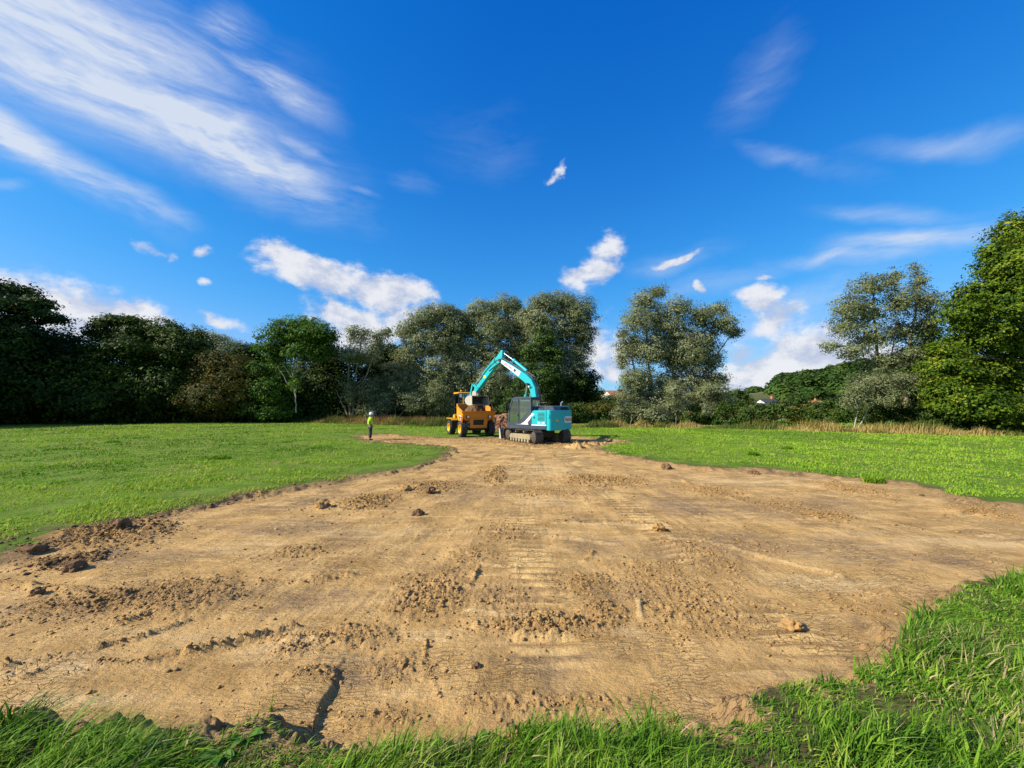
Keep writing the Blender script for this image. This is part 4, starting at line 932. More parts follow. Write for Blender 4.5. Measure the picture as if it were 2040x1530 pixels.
tree('willow_bush', 'grey-green willow bush left of the lone willow trunks', 'bush', 1255, 47, [(1248, 790, 22, 26), (1270, 810, 24, 22), (1240, 820, 20, 18), (1300, 820, 22, 18)], M_silver, B_grey, .07, dens=3.0, size=.22, spread=.22, tshift=-.28, **wk)
# --- right-hand willow and oak
tree('willow_tree', 'tall wind-blown pale willow with a tan trunk, left of the big oak', 'tree', 1755, 38,
     [(1690, 610, 26, 30), (1730, 570, 30, 26), (1720, 620, 36, 34), (1775, 560, 20, 18), (1790, 600, 34, 34), (1830, 560, 16, 24), (1840, 600, 34, 30), (1680, 650, 26, 26), (1730, 670, 40, 34), (1800, 660, 40, 36), (1655, 690, 18, 12), (1850, 640, 24, 24), (1700, 700, 26, 16), (1760, 720, 40, 24), (1810, 710, 30, 20), (1820, 535, 8, 12), (1785, 545, 8, 14)], M_silver, B_tan, .19, dens=3.0, size=.25, spread=.26, per=14, shell=.5,
     forks=[[(1755, 845), (1752, 780), (1748, 720), (1744, 660), (1740, 600), (1735, 560)], [(1805, 845), (1805, 780), (1808, 720), (1815, 660), (1828, 600), (1832, 555)], [(1754, 790), (1735, 745), (1715, 700), (1690, 650)], [(1752, 760), (1775, 720), (1785, 650), (1782, 570)]], asp=.42, droop=.1, wind=1.2, flat=.35, tshift=-.22)
tree('willow_bush', 'pale willow bush with bare leaning stems, below the tall wind-blown willow', 'bush', 1735, 35, [(1715, 765, 26, 22), (1750, 755, 30, 20), (1790, 760, 34, 22), (1700, 795, 24, 24), (1830, 765, 26, 20), (1770, 790, 40, 24)], M_silver, B_pale, .06, dens=3.2, size=.2, spread=.22, tshift=-.30, forks=[[(1700, 840), (1712, 808), (1735, 790)], [(1706, 840), (1730, 812), (1765, 798)], [(1855, 845), (1840, 800), (1812, 775)], [(1880, 848), (1882, 815), (1885, 790)]], **wk)
tree('oak_tree', 'huge sunlit yellow-green oak filling the right frame edge', 'tree', 2060, 33,
     [(2030, 470, 48, 38), (1995, 530, 48, 34), (2060, 520, 70, 60), (1955, 590, 48, 34), (2020, 600, 60, 44), (1920, 625, 40, 30), (1960, 660, 50, 36), (2030, 680, 60, 46), (1910, 690, 40, 34), (1890, 730, 42, 32), (1945, 740, 52, 38), (2010, 760, 60, 44), (1880, 785, 40, 34), (1940, 805, 56, 34), (2020, 820, 60, 34), (2100, 620, 80, 70), (2100, 760, 80, 70), (2120, 460, 90, 60), (2180, 560, 90, 80), (2200, 700, 90, 80), (1870, 700, 20, 16), (1975, 500, 20, 16)], M_oak, B_dark, .42, dens=3.6, size=.22, spread=.26, per=20, asp=.62, tshift=-.02, shell=.5)
tree('dark_tree', 'dark tree showing between the tall willow and the oak', 'tree', 1850, 44, [(1850, 660, 26, 22), (1835, 700, 30, 22), (1870, 690, 26, 30), (1820, 740, 40, 28), (1870, 740, 36, 34), (1800, 790, 50, 34), (1860, 800, 50, 34)], M_darkleaf, B_dark, .2, dens=2.0, size=.32, spread=.32)
# --- hedge along the right of the field: one shrub after another
hs_ = [(1140, 50, 822, 22, 'hedge_shrub'), (1290, 48, 828, 20, 'x'), (1385, 46, 826, 24, 'x'), (1455, 45, 820, 28, 'x'), (1505, 44, 825, 26, 'x'), (1555, 43, 818, 30, 'x'), (1605, 42, 826, 26, 'x'), (1650, 41, 815, 32, 'x'), (1700, 39, 820, 34, 'x'), (1760, 37, 822, 36, 'x'), (1825, 36, 822, 38, 'x'), (1895, 34, 830, 36, 'x'), (1975, 33, 838, 34, 'x')]
lbl = ['low green shrub directly right of the excavator tail', 'green shrub under the left stems of the lone willow', 'dark shrub under the right stems of the lone willow', 'dark green hedge shrub right of the lone willow', 'hedge shrub left of the dark-roofed barn', 'low hedge shrub in front of the dark-roofed barn',
       'hedge shrub with orange tints in front of the stubble strip', 'tall green hedge shrub below the left end of the wooded hill', 'hedge shrub under the left side of the pale willow', 'bright green hedge shrub under the trunk of the pale willow', 'leafy hedge shrub between the pale willow trunks and the oak', 'hedge shrub at the left foot of the oak', 'dark hedge shrub in the shade under the oak']
for (u, Y, v, ru, _), lb in zip(hs_, lbl):
    k = ru
    tree('hedge_shrub', lb, 'shrub', u, Y, [(u - k * .6, v + 2, k * .75, 16), (u + k * .5, v - 2, k * .8, 19), (u, v - 9, k * .7, 13), (u - k, v + 12, k * .5, 12), (u + k * 1.1, v + 12, k * .5, 12)],
         M_hedge if u not in (1605,) else M_olive, B_dark, .05, dens=4.0, size=.22, spread=.2, per=12, twig=False, group='shrubs of the hedge right of the field', tshift=.1)
for (u, Y, v, lb) in [(1470, 100, 790, 'small round dark tree far off in the fields, left of the barn'), (1400, 110, 800, 'dark tree low behind the lone willow'), (1185, 120, 800, 'small green tree left of the white gable house'), (1215, 135, 802, 'small tree behind the white gable house'), (1585, 115, 800, 'small tree between the barn and the orange roof')]:
    tree('field_tree', lb, 'tree', u, Y, [(u, v, 20, 16), (u - 12, v + 8, 18, 12), (u + 13, v + 8, 16, 12)], M_hedge, B_dark, .25, dens=1.3, size=.6, spread=.5, per=10, twig=False, group='small trees in the far fields')
# bare fallen poles and posts by the verge
def post(u, v, h, label, lean=0):
    x, y = gp(u, v, .08); tb = Tubes(); tb.add([Vector((0, 0, -.1)), Vector((lean * .5, 0, h * .5)), Vector((lean, 0, h))], [.06, .055, .05], 7)
    V = tb.V; o = tb.build('fence_post', B_grey, None); o.location = (x, y, gz1(x, y)); tag(o, label, 'post', 'old fence posts by the ash')
post(612, 838, 1.5, 'short weathered post at the verge, nearest the ash trunk'); post(626, 838, 1.6, 'second weathered post right of the ash trunk', .1); post(636, 839, 1.5, 'leaning weathered post farthest right of the ash trunk', .3)

# --- far wooded hill: reads as one mass
r = np.random.default_rng(5)
P, O, T = [], [], []
def hill_wood(u0, u1, Y0, Y1, h0, h1, n_, rad0=5.0):
    for i in range(n_):
        u = r.uniform(u0, u1); Y = r.uniform(Y0, Y1); x = (u - 1020) / F * Y
        h = r.uniform(h0, h1); rd = rad0 * r.uniform(.7, 1.2)
        c = np.array([x, Y, gz1(x, Y) + h * .55]); rad_ = np.array([rd, rd, h * .48])
        k = 260; d = rand_dirs(r, k); d[:, 2] = np.abs(d[:, 2]) - .3
        P.append(c + d * rad_ * r.uniform(.75, 1.08, (k, 1))); O.append(d); T.append((r.normal(.5, .18) + r.normal(0, .15, k)))
hill_wood(1550, 2150, 195, 320, 10, 15, 420, 6)
hill_wood(1560, 1900, 185, 200, 6, 10, 50)
hill_wood(-800, 1000, 85, 120, 6, 10, 330)
hill_wood(-3000, -800, 80, 140, 9, 14, 120)
hill_wood(1000, 1640, 380, 520, 7, 11, 130, 8)
P, O, T = map(np.concatenate, (P, O, T))
P_ = P[:, 0] / P[:, 1]
me = leaves_mesh('far_wood', P, O, 2.0, .8, r, 0, 0, T.clip(0, 1), .8)
tag(link('far_wood', me, M_hedge), 'wooded hill and far woods beyond the fields', 'woodland', kind='stuff')

# --- far houses
M_white = paint('white_render', (.52, .51, .48), .8, dirt=.15)
M_tile = paint('orange_tile', (.42, .16, .07), .8, dirt=.2)
M_slate = paint('dark_slate', (.045, .045, .05), .6, dirt=.15)
M_glassd = paint('dark_window', (.03, .035, .04), .15, dirt=0)
def house(name, label, u, Y, wd, dp, hw, hr, wall, roof, rz, nwin=2, zoff=0):
    x = (u - 1020) / F * Y; root = empty(name, (x, Y, gz1(x, Y) + zoff), label, 'house' if name != 'barn' else 'barn', rz=rz)
    def mk(nm, vs, fs, mat, par=root):
        me = bpy.data.meshes.new(nm); me.from_pydata(vs, [], fs); return link(nm, me, mat, par)
    a, b = wd / 2, dp / 2
    mk('wall', [(-a, -b, -2), (a, -b, -2), (a, b, -2), (-a, b, -2), (-a, -b, hw), (a, -b, hw), (a, b, hw), (-a, b, hw), (-a, 0, hw + hr), (a, 0, hw + hr)],
       [(0, 1, 5, 4), (2, 3, 7, 6), (1, 2, 6, 9, 5), (3, 0, 4, 8, 7)], wall)
    e = .4
    def slab(s):
        y0, y1 = s * (b + e), 0; z0, z1 = hw - e * hr / b, hw + hr
        vs = [(-a - e, y0, z0), (a + e, y0, z0), (a + e, y1, z1), (-a - e, y1, z1)]; vs += [(p_[0], p_[1], p_[2] + .18) for p_ in vs]
        return vs
    v1, v2 = slab(-1), slab(1)
    fs = [(0, 1, 2, 3), (4, 5, 6, 7), (0, 1, 5, 4), (1, 2, 6, 5), (2, 3, 7, 6), (3, 0, 4, 7)]
    rf = mk('roof', v1 + v2, fs + [tuple(i + 8 for i in f) for f in fs], roof)
    mk('chimney', [(sx * .35 + a * .6, sy * .35, hw + hr * .6 + z * (hr * .4 + 1.0)) for z in (0, 1) for sx, sy in ((-1, -1), (1, -1), (1, 1), (-1, 1))], [(0, 1, 5, 4), (1, 2, 6, 5), (2, 3, 7, 6), (3, 0, 4, 7), (4, 5, 6, 7)], M_tile, rf)
    for i in range(nwin):
        wx = -a + wd * (i + .5) / nwin
        mk('window', [(wx - .6, -b - .03, 1), (wx + .6, -b - .03, 1), (wx + .6, -b - .03, 2.2), (wx - .6, -b - .03, 2.2)], [(0, 1, 2, 3)], M_glassd)
house('house', 'far white house with an orange tiled roof, in the gap between the willows', 1227, 150, 9, 7, 4.2, 2.6, M_white, M_tile, .5, 2, 0.6)
house('barn', 'far dark-roofed barn left of the wooded hill', 1537, 120, 8, 6, 2.0, 1.3, M_slate, M_slate, -.4, 0, -.6)
house('house', 'small white house behind the dark-roofed barn', 1529, 135, 6, 4, 2.8, 1.0, M_white, M_slate, .2, 2, .2)
house('house', 'far low house with a bright orange roof below the wooded hill', 1613, 150, 8, 5, 1.8, 1.0, M_white, M_tile, .1, 2, .0)

# undergrowth filling the foot of the tree line
r = np.random.default_rng(9); P, O, T = [], [], []
def under(u0, u1, Y, dY, h, n_):
    for i in range(n_):
        u = r.uniform(u0, u1); y = Y + r.uniform(0, dY); x = (u - 1020) / F * y; hh = h * r.uniform(.5, 1.2)
        k = 60; d = rand_dirs(r, k); d[:, 2] = np.abs(d[:, 2])
        P.append(np.array([x, y, gz1(x, y) + .1]) + d * np.array([1.0, 1.0, hh]) * r.uniform(.5, 1.05, (k, 1))); O.append(d); T.append(r.normal(.4, .15) + r.normal(0, .15, k))
under(-900, 250, 51, 6, 2.6, 420); under(250, 520, 55, 6, 2.2, 260); under(500, 760, 56, 6, 2.0, 300); under(740, 1140, 58, 6, 2.2, 420)
under(1130, 1420, 50, 5, 1.5, 320)
P, O, T = map(np.concatenate, (P, O, T))
tag(link('undergrowth', leaves_mesh('undergrowth', P, O, .42, .6, r, 0, 0, T.clip(0, 1), .5), M_hedge), 'dark brambles and undergrowth at the foot of the tree line', 'undergrowth', kind='stuff')
# ---------------------------------------------------------------- machine helpers
class MB:
    def __init__(s, M=None): s.bm = bmesh.new(); s.M = M or Matrix()
    def _v(s, p): return s.bm.verts.new(s.M @ Vector(p))
    def faces(s, vs, fs):
        v = [s._v(p) for p in vs]
        for f in fs:
            try: s.bm.faces.new([v[i] for i in f])
            except ValueError: pass
        return s
    def box(s, x0, x1, y0, y1, z0, z1):
        return s.faces([(x, y, z) for z in (z0, z1) for x, y in ((x0, y0), (x1, y0), (x1, y1), (x0, y1))], [(3, 2, 1, 0), (4, 5, 6, 7), (0, 1, 5, 4), (1, 2, 6, 5), (2, 3, 7, 6), (3, 0, 4, 7)])
    def prism(s, prof, y0, y1, prof2=None):
        """profile in x,z pulled from y0 to y1"""
        n_ = len(prof); q_ = prof2 or prof
        return s.faces([(x, y0, z) for x, z in prof] + [(x, y1, z) for x, z in q_], [tuple(range(n_)), tuple(range(2 * n_ - 1, n_ - 1, -1))] + [(i, (i + 1) % n_, n_ + (i + 1) % n_, n_ + i) for i in range(n_)])
    def plan(s, pts, z0, z1, k=1.0):
        n_ = len(pts)
        return s.faces([(x, y, z0) for x, y in pts] + [(x * k, y * k, z1) for x, y in pts], [tuple(range(n_)), tuple(range(2 * n_ - 1, n_ - 1, -1))] + [(i, (i + 1) % n_, n_ + (i + 1) % n_, n_ + i) for i in range(n_)])
    def ring(s, outer, inner, y0, y1):
        n_ = len(outer); vs = [(x, y, z) for y in (y0, y1) for L in (outer, inner) for x, z in L]; fs = []
        for i in range(n_):
            j = (i + 1) % n_; a, b, c, d = 0, n_, 2 * n_, 3 * n_
            fs += [(a + i, a + j, b + j, b + i), (c + i, d + i, d + j, c + j), (a + i, c + i, c + j, a + j), (b + i, b + j, d + j, d + i)]
        return s.faces(vs, fs)
    def cyl(s, p0, p1, r0, r1=None, k=14):
        p0, p1 = Vector(p0), Vector(p1); r1 = r0 if r1 is None else r1
        d = (p1 - p0).normalized(); u_ = d.orthogonal().normalized(); v_ = d.cross(u_)
        vs = [p_ + (u_ * math.cos(2 * math.pi * i / k) + v_ * math.sin(2 * math.pi * i / k)) * r_ for p_, r_ in ((p0, r0), (p1, r1)) for i in range(k)]
        return s.faces(vs, [tuple(range(k - 1, -1, -1)), tuple(range(k, 2 * k))] + [(i, (i + 1) % k, k + (i + 1) % k, k + i) for i in range(k)])
    def tube(s, pts, r, k=6):
        for a, b in zip(pts[:-1], pts[1:]): s.cyl(a, b, r, None, k)
        return s
    def lathe(s, prof, c, axis_y=True, k=28):
        """profile (r, y) spun round the y axis at c"""
        n_ = len(prof)
        vs = [(c[0] + r_ * math.cos(2 * math.pi * i / k), c[1] + y, c[2] + r_ * math.sin(2 * math.pi * i / k)) for i in range(k) for r_, y in prof]
        return s.faces(vs, [(i * n_ + j, i * n_ + j + 1, ((i + 1) % k) * n_ + j + 1, ((i + 1) % k) * n_ + j) for i in range(k) for j in range(n_ - 1)])
    def build(s, name, mat, parent=None, bevel=0.0, smooth=False, seg=2):
        bmesh.ops.recalc_face_normals(s.bm, faces=s.bm.faces)
        if bevel:
            eds = [e for e in s.bm.edges if len(e.link_faces) == 2 and e.calc_face_angle(0) > .5]
            bmesh.ops.bevel(s.bm, geom=eds, offset=bevel, segments=seg, affect='EDGES', clamp_overlap=True)
        if smooth:
            for f in s.bm.faces: f.smooth = True
        me = bpy.data.meshes.new(name); s.bm.to_mesh(me); s.bm.free()
        if smooth: me.set_sharp_from_angle(angle=R(38))
        return link(name, me, mat, parent)
def strip_poly(cl):
    """outline of a plate that follows a centre line with a depth at each point"""
    n_ = len(cl); up, lo = [], []
    for i, (x, z, d) in enumerate(cl):
        a = cl[max(0, i - 1)]; b = cl[min(n_ - 1, i + 1)]
        t = Vector((b[0] - a[0], b[1] - a[1])).normalized(); nn = Vector((-t.y, t.x))
        up.append((x + nn.x * d / 2, z + nn.y * d / 2)); lo.append((x - nn.x * d / 2, z - nn.y * d / 2))
    return up, lo
def text_mesh(body, size, fn, name, mat, parent, sx=1.0):
    """lettering laid on a surface; fn maps the flat (x, y) of the text to a point"""
    cu = bpy.data.curves.new(name, 'FONT'); cu.body = body; cu.size = size; cu.align_x = 'CENTER'; cu.align_y = 'CENTER'; cu.resolution_u = 3; cu.offset = size * .012
    to = bpy.data.objects.new(name, cu); col.objects.link(to)
    bpy.context.view_layer.update()
    me = bpy.data.meshes.new_from_object(to.evaluated_get(bpy.context.evaluated_depsgraph_get()))
    bpy.data.objects.remove(to); bpy.data.curves.remove(cu)
    for v in me.vertices: v.co = fn(v.co.x * sx, v.co.y)
    me.materials.clear(); me.name = name
    return link(name, me, mat, parent)
def steel(name, c=(.55, .55, .55), rough=.25):
    m, n, out = mat_new(name); p = principled(n, color=c, rough=rough, metal=1); n.l.new(p.outputs[0], out.inputs[0]); return m
def glass(name, c=(.26, .38, .44)):
    m, n, out = mat_new(name)
    t = n.add('ShaderNodeBsdfTransparent'); t.inputs[0].default_value = (*c, 1)
    g = n.add('ShaderNodeBsdfGlossy'); g.inputs['Roughness'].default_value = .03; g.inputs[0].default_value = (.75, .9, 1, 1)
    f = n.add('ShaderNodeFresnel'); f.inputs[0].default_value = 1.6
    mx = n.add('ShaderNodeMixShader'); n.l.new(n.m('MULTIPLY_ADD', f.outputs[0], 1.3, .42, clamp=True), mx.inputs[0])
    n.l.new(t.outputs[0], mx.inputs[1]); n.l.new(g.outputs[0], mx.inputs[2]); n.l.new(mx.outputs[0], out.inputs[0]); return m
P_teal = paint('turquoise_paint', (0.0, 0.40, 0.44), .35, dirt=.16, dirtc=(.20, .24, .18), coat=.12)
P_navy = paint('blue_grey_paint', (.036, .047, .072), .35, dirt=.25, dirtc=(.22, .19, .15), coat=.2)
P_black = paint('black_paint', (.012, .012, .014), .5, dirt=.3, dirtc=(.12, .09, .06))
P_white = paint('white_decal', (.78, .78, .78), .45, dirt=.12)
P_red = paint('red_decal', (.55, .02, .03), .45, dirt=.1)
P_ltrd = paint('dark_letter', (.03, .025, .03), .5, dirt=0)
P_green = paint('green_leaf_mark', (.16, .20, .05), .5, dirt=0)
P_yel = paint('yellow_paint', (.72, .33, .008), .4, dirt=.3, dirtc=(.36, .24, .12), coat=.15)
P_yel_shade = paint('yellow_paint_shade', (.56, .20, .012), .45, dirt=.45, dirtc=(.30, .19, .09))  # yellow paint with its shaded tone put into the colour, for skip and front
P_ylw = paint('yellow_rim', (.85, .50, .01), .4, dirt=.25, dirtc=(.36, .24, .12))
P_orng = paint('reflector_amber', (.75, .35, .02), .3, dirt=0)
P_mud_shade = paint('mud_and_shade_steel', (.050, .042, .032), .8, dirt=.55, dirtc=(.20, .145, .085))  # mud on tracks and frames; on the bucket shell it paints shade
P_clay = paint('clay_caked_steel', (.30, .24, .14), .85, dirt=.9, dirtc=(.14, .11, .065))
P_scour = paint('scoured_steel', (.42, .38, .31), .45, dirt=.5, dirtc=(.35, .28, .18))
P_rub = paint('tyre_rubber', (.022, .022, .022), .8, dirt=.55, dirtc=(.15, .125, .095))
P_hose = paint('hydraulic_hose', (.01, .01, .01), .5, dirt=.2)
P_chr = steel('cylinder_rod', (.8, .8, .8), .18)
P_glass = glass('cab_glass')
P_lamp = paint('lamp_glass', (.75, .75, .72), .1, dirt=.2)
P_seat = paint('grey_seat', (.10, .10, .11), .8, dirt=0)

# ---------------------------------------------------------------- people
def skin_obj(name, joints, edges, mat, parent, lev=2):
    if name in ('trousers', 'jacket', 'boot'): joints = [(p_, tuple(v * (1.38 if name == 'jacket' else 1.22) for v in r_) if isinstance(r_, tuple) else r_ * 1.25) for p_, r_ in joints]
    elif name == 'body': joints = [(p_, tuple(v * 1.08 for v in r_) if isinstance(r_, tuple) else r_ * 1.06) for p_, r_ in joints]
    bm = bmesh.new(); L = bm.verts.layers.skin.verify()
    vs = []
    for i, (p_, r_) in enumerate(joints):
        v = bm.verts.new(p_); v[L].radius = (r_ if isinstance(r_, tuple) else (r_, r_)); v[L].use_root = (i == 0); vs.append(v)
    for a, b in edges: bm.edges.new((vs[a], vs[b]))
    me = bpy.data.meshes.new(name); bm.to_mesh(me); bm.free()
    o = bpy.data.objects.new(name, me); col.objects.link(o)
    o.modifiers.new('skin', 'SKIN').use_smooth_shade = True
    s_ = o.modifiers.new('sub', 'SUBSURF'); s_.levels = lev; s_.render_levels = lev
    bpy.context.view_layer.update()
    m2 = bpy.data.meshes.new_from_object(o.evaluated_get(bpy.context.evaluated_depsgraph_get()))
    bpy.data.objects.remove(o); bpy.data.meshes.remove(me); m2.name = name; m2.materials.clear()
    return link(name, m2, mat, parent)
def skinmat(name, c, rough=.6):
    m, n, out = mat_new(name); p = principled(n, color=c, rough=rough); p.inputs['Subsurface Weight'].default_value = .05; n.l.new(p.outputs[0], out.inputs[0]); return m
K_skin = skinmat('skin', (.30, .17, .11)); K_hair = skinmat('dark_hair', (.02, .015, .012), .8)
def cloth(name, c):
    m, n, out = mat_new(name); tc = n.add('ShaderNodeTexCoord'); f = n.noise(tc.outputs['Object'], 9, 5, .6)
    b = n.add('ShaderNodeBump'); b.inputs['Distance'].default_value = .03; b.inputs['Strength'].default_value = .8; n.l.new(f, b.inputs['Height'])
    p = principled(n, color=n.mix(n.ramp01(f, .3, .7), tuple(v * .8 for v in c), c), rough=.85, normal=b.outputs[0]); n.l.new(p.outputs[0], out.inputs[0]); return m
K_vest = cloth('hi_vis_yellow', (.42, .78, .01)); K_trs = cloth('navy_trousers', (.018, .020, .034)); K_refl = cloth('silver_band', (.55, .56, .55)); K_boot = cloth('black_boot', (.02, .017, .015)); K_shirt = cloth('pale_shirt', (.62, .64, .66))
V3 = Vector
def hand(j, e, wrist, root_i, palm_dir, side, sc_=1.0):
    """palm and five bent fingers grown from the wrist joint"""
    d = palm_dir.normalized(); sdir = side.normalized(); nrm = d.cross(sdir)
    palm = wrist + d * .07 * sc_
    j.append((palm, (.034 * sc_, .018 * sc_))); pi = len(j) - 1; e.append((root_i, pi))
    for k, (off, ln) in enumerate([(-.028, .062), (-.010, .074), (.009, .070), (.026, .055)]):
        a = palm + sdir * off + d * .025; b = a + d * ln * .5 + nrm * .012; c = b + d * ln * .4 + nrm * .026
        n0 = len(j); j += [(a, .0095), (b, .0088), (c, .007)]; e += [(pi, n0), (n0, n0 + 1), (n0 + 1, n0 + 2)]
    a = wrist + d * .035 - sdir * .034; b = a + d * .035 - sdir * .018 + nrm * .01; n0 = len(j)
    j += [(a, .012), (b, .009)]; e += [(root_i, n0), (n0, n0 + 1)]
def person(name, label, loc, rz, pose, vest=True, helmet=True, seated=False):
    """x forward, y left"""
    root = empty(name, loc, label, 'person', rz=rz)
    P = pose; hip = P['hip']; ch = P['chest']; nk = P['neck']; hd = P['head']
    j = [(hip, (.15, .11)), ((hip + ch) / 2, (.135, .10)), (ch, (.165, .115)), (nk - V3((0, 0, .03)), .075), (nk + V3((.01, 0, .045)), .058), (hd, (.078, .092)), (hd + V3((.0, 0, .075)), (.072, .085)), (hd + V3((.0, 0, .125)), (.045, .055))]
    e = [(0, 1), (1, 2), (2, 3), (3, 4), (4, 5), (5, 6), (6, 7)]
    n0 = len(j); j += [(hd + V3((.088, 0, -.01)), .018)]; e.append((5, n0))                     # nose
    n0 = len(j); j += [(hd + V3((.055, 0, -.085)), .038)]; e.append((5, n0))                    # chin
    for s in (1, -1):
        n0 = len(j); j += [(hd + V3((-.005, s * .088, .0)), .014)]; e.append((5, n0))            # ear
        sh, el, wr = P['sh'][s], P['el'][s], P['wr'][s]
        n0 = len(j); j += [(sh, .062), ((sh + el) / 2, .052), (el, .043), ((el + wr) / 2, .040), (wr, .028)]
        e += [(2, n0), (n0, n0 + 1), (n0 + 1, n0 + 2), (n0 + 2, n0 + 3), (n0 + 3, n0 + 4)]
        hand(j, e, wr, n0 + 4, (wr - el), V3((0, s, 0)) if abs((wr - el).normalized().y) < .8 else V3((1, 0, 0)))
        kn, an, toe = P['kn'][s], P['an'][s], P['toe'][s]; hj = hip + V3((0, s * .095, -.06))
        n0 = len(j); j += [(hj, .095), ((hj + kn) / 2, .078), (kn, .058), ((kn + an) / 2 + V3((-.012, 0, .03)), .056), (an, .040), (toe, .032)]
        e += [(0, n0)] + [(n0 + i, n0 + i + 1) for i in range(5)]
    body = skin_obj('body', j, e, K_skin, root)
    # trousers and boots
    j = [(hip + V3((0, 0, .06)), (.162, .122)), (hip + V3((0, 0, -.02)), (.165, .125))]; e = [(0, 1)]
    for s in (1, -1):
        kn, an = P['kn'][s], P['an'][s]; hj = hip + V3((0, s * .095, -.08)); n0 = len(j)
        j += [(hj, .11), ((hj + kn) / 2, .095), (kn, .076), ((kn + an) / 2, .074), (an + V3((0, 0, .05)), .068)]; e += [(1, n0)] + [(n0 + i, n0 + i + 1) for i in range(4)]
        bm_ = skin_obj('boot', [(an + V3((0, 0, .04)), .058), (an + V3((0, 0, -.035)), .052), (P['toe'][s] + V3((-.02, 0, -.012)), (.048, .036)), (P['toe'][s] + V3((.05, 0, -.018)), (.038, .028))], [(0, 1), (1, 2), (2, 3)], K_boot, root)
    skin_obj('trousers', j, e, K_trs, root)
    # jacket: torso and short or long sleeves
    j = [(hip + V3((0, 0, .03)), (.172, .135)), ((hip + ch) / 2, (.160, .128)), (ch, (.186, .140)), (nk - V3((0, 0, .05)), .10)]; e = [(0, 1), (1, 2), (2, 3)]
    for s in (1, -1):
        sh, el = P['sh'][s], P['el'][s]; n0 = len(j)
        j += [(sh, .082), ((sh + el) / 2, .072), (sh.lerp(el, .86), .066)]; e += [(2, n0), (n0, n0 + 1), (n0 + 1, n0 + 2)]
    skin_obj('jacket', j, e, K_vest if vest else K_shirt, root)
    if vest:
        m_ = MB()
        for zc in (.20, .33):
            c = hip.lerp(ch, zc / max(.01, (ch - hip).length)); k = 24; vs = []
            for dz in (-.025, .025):
                for i in range(k):
                    a = 2 * math.pi * i / k; vs.append((c.x + math.cos(a) * .170, c.y + math.sin(a) * .212, c.z + dz))
            m_.faces(vs, [(i, (i + 1) % k, k + (i + 1) % k, k + i) for i in range(k)])
        m_.build('reflective_band', K_refl, root, smooth=True)
    if helmet:
        m_ = MB(); k = 24; rows = [(.128, .05, .0), (.116, .055, 0), (.114, .10, 0), (.104, .15, 0), (.076, .19, 0), (.036, .207, 0), (.002, .211, 0)]; vs = []
        for i, (r_, z, _) in enumerate(rows):
            for q_ in range(k):
                a = 2 * math.pi * q_ / k; f = 1.16 if i else 1.2 + .25 * max(0, math.cos(a))
                vs.append((hd.x + math.cos(a) * r_ * f, hd.y + math.sin(a) * r_, hd.z + z))
        fs = [(r_ * k + q_, r_ * k + (q_ + 1) % k, (r_ + 1) * k + (q_ + 1) % k, (r_ + 1) * k + q_) for r_ in range(len(rows) - 1) for q_ in range(k)]
        m_.faces(vs, fs).build('helmet', P_white, root, smooth=True)
        mesh_hair = skin_obj('hair', [(hd + V3((-.045, 0, -.03)), .070), (hd + V3((-.03, 0, .05)), .090)], [(0, 1)], K_hair, root, 1)
    else:
        skin_obj('hair', [(hd + V3((-.035, 0, .0)), .078), (hd + V3((-.01, 0, .085)), .098), (hd + V3((.0, 0, .12)), .07)], [(0, 1), (1, 2)], K_hair, root, 1)
    for s in (1, -1):
        MB().cyl(hd + V3((.068, s * .033, .022)), hd + V3((.088, s * .034, .022)), .012, .008, 8).build('eye', P_ltrd, root)
    MB().box(hd.x + .078, hd.x + .090, -.026 + hd.y, .026 + hd.y, hd.z - .058, hd.z - .048).build('mouth', paint('lip', (.25, .09, .07), .6, dirt=0), root)
    return root
px_, py_ = gp(737, 877.5, .02)
person('person', 'man in a white helmet, yellow hi-vis jacket and dark trousers standing on the clay', (px_, py_, gz1(px_, py_) + .005), R(22), dict(
    hip=V3((0, 0, .95)), chest=V3((-.01, 0, 1.32)), neck=V3((.0, 0, 1.50)), head=V3((.045, 0, 1.62)),
    sh={1: V3((-.02, .20, 1.42)), -1: V3((-.02, -.20, 1.42))}, el={1: V3((-.10, .26, 1.14)), -1: V3((-.09, -.26, 1.14))}, wr={1: V3((.10, .17, .98)), -1: V3((.11, -.18, .97))},
    kn={1: V3((.02, .10, .50)), -1: V3((.03, -.10, .50))}, an={1: V3((-.02, .11, .09)), -1: V3((.01, -.11, .09))}, toe={1: V3((.12, .13, .045)), -1: V3((.15, -.13, .045))}))

# ---------------------------------------------------------------- excavator
EX, EY = 1.75, 25.1; EZ = gz1(EX, EY) - .02
ex = empty('excavator', (EX, EY, EZ), 'turquoise tracked excavator with its arm reaching over the yellow dumper', 'excavator')
UP = Matrix.Rotation(R(142), 4, 'Z'); TR = Matrix.Rotation(R(120), 4, 'Z')
def U(): return MB(UP)
def T(): return MB(Matrix.Translation((-.28, .05, 0)) @ TR)
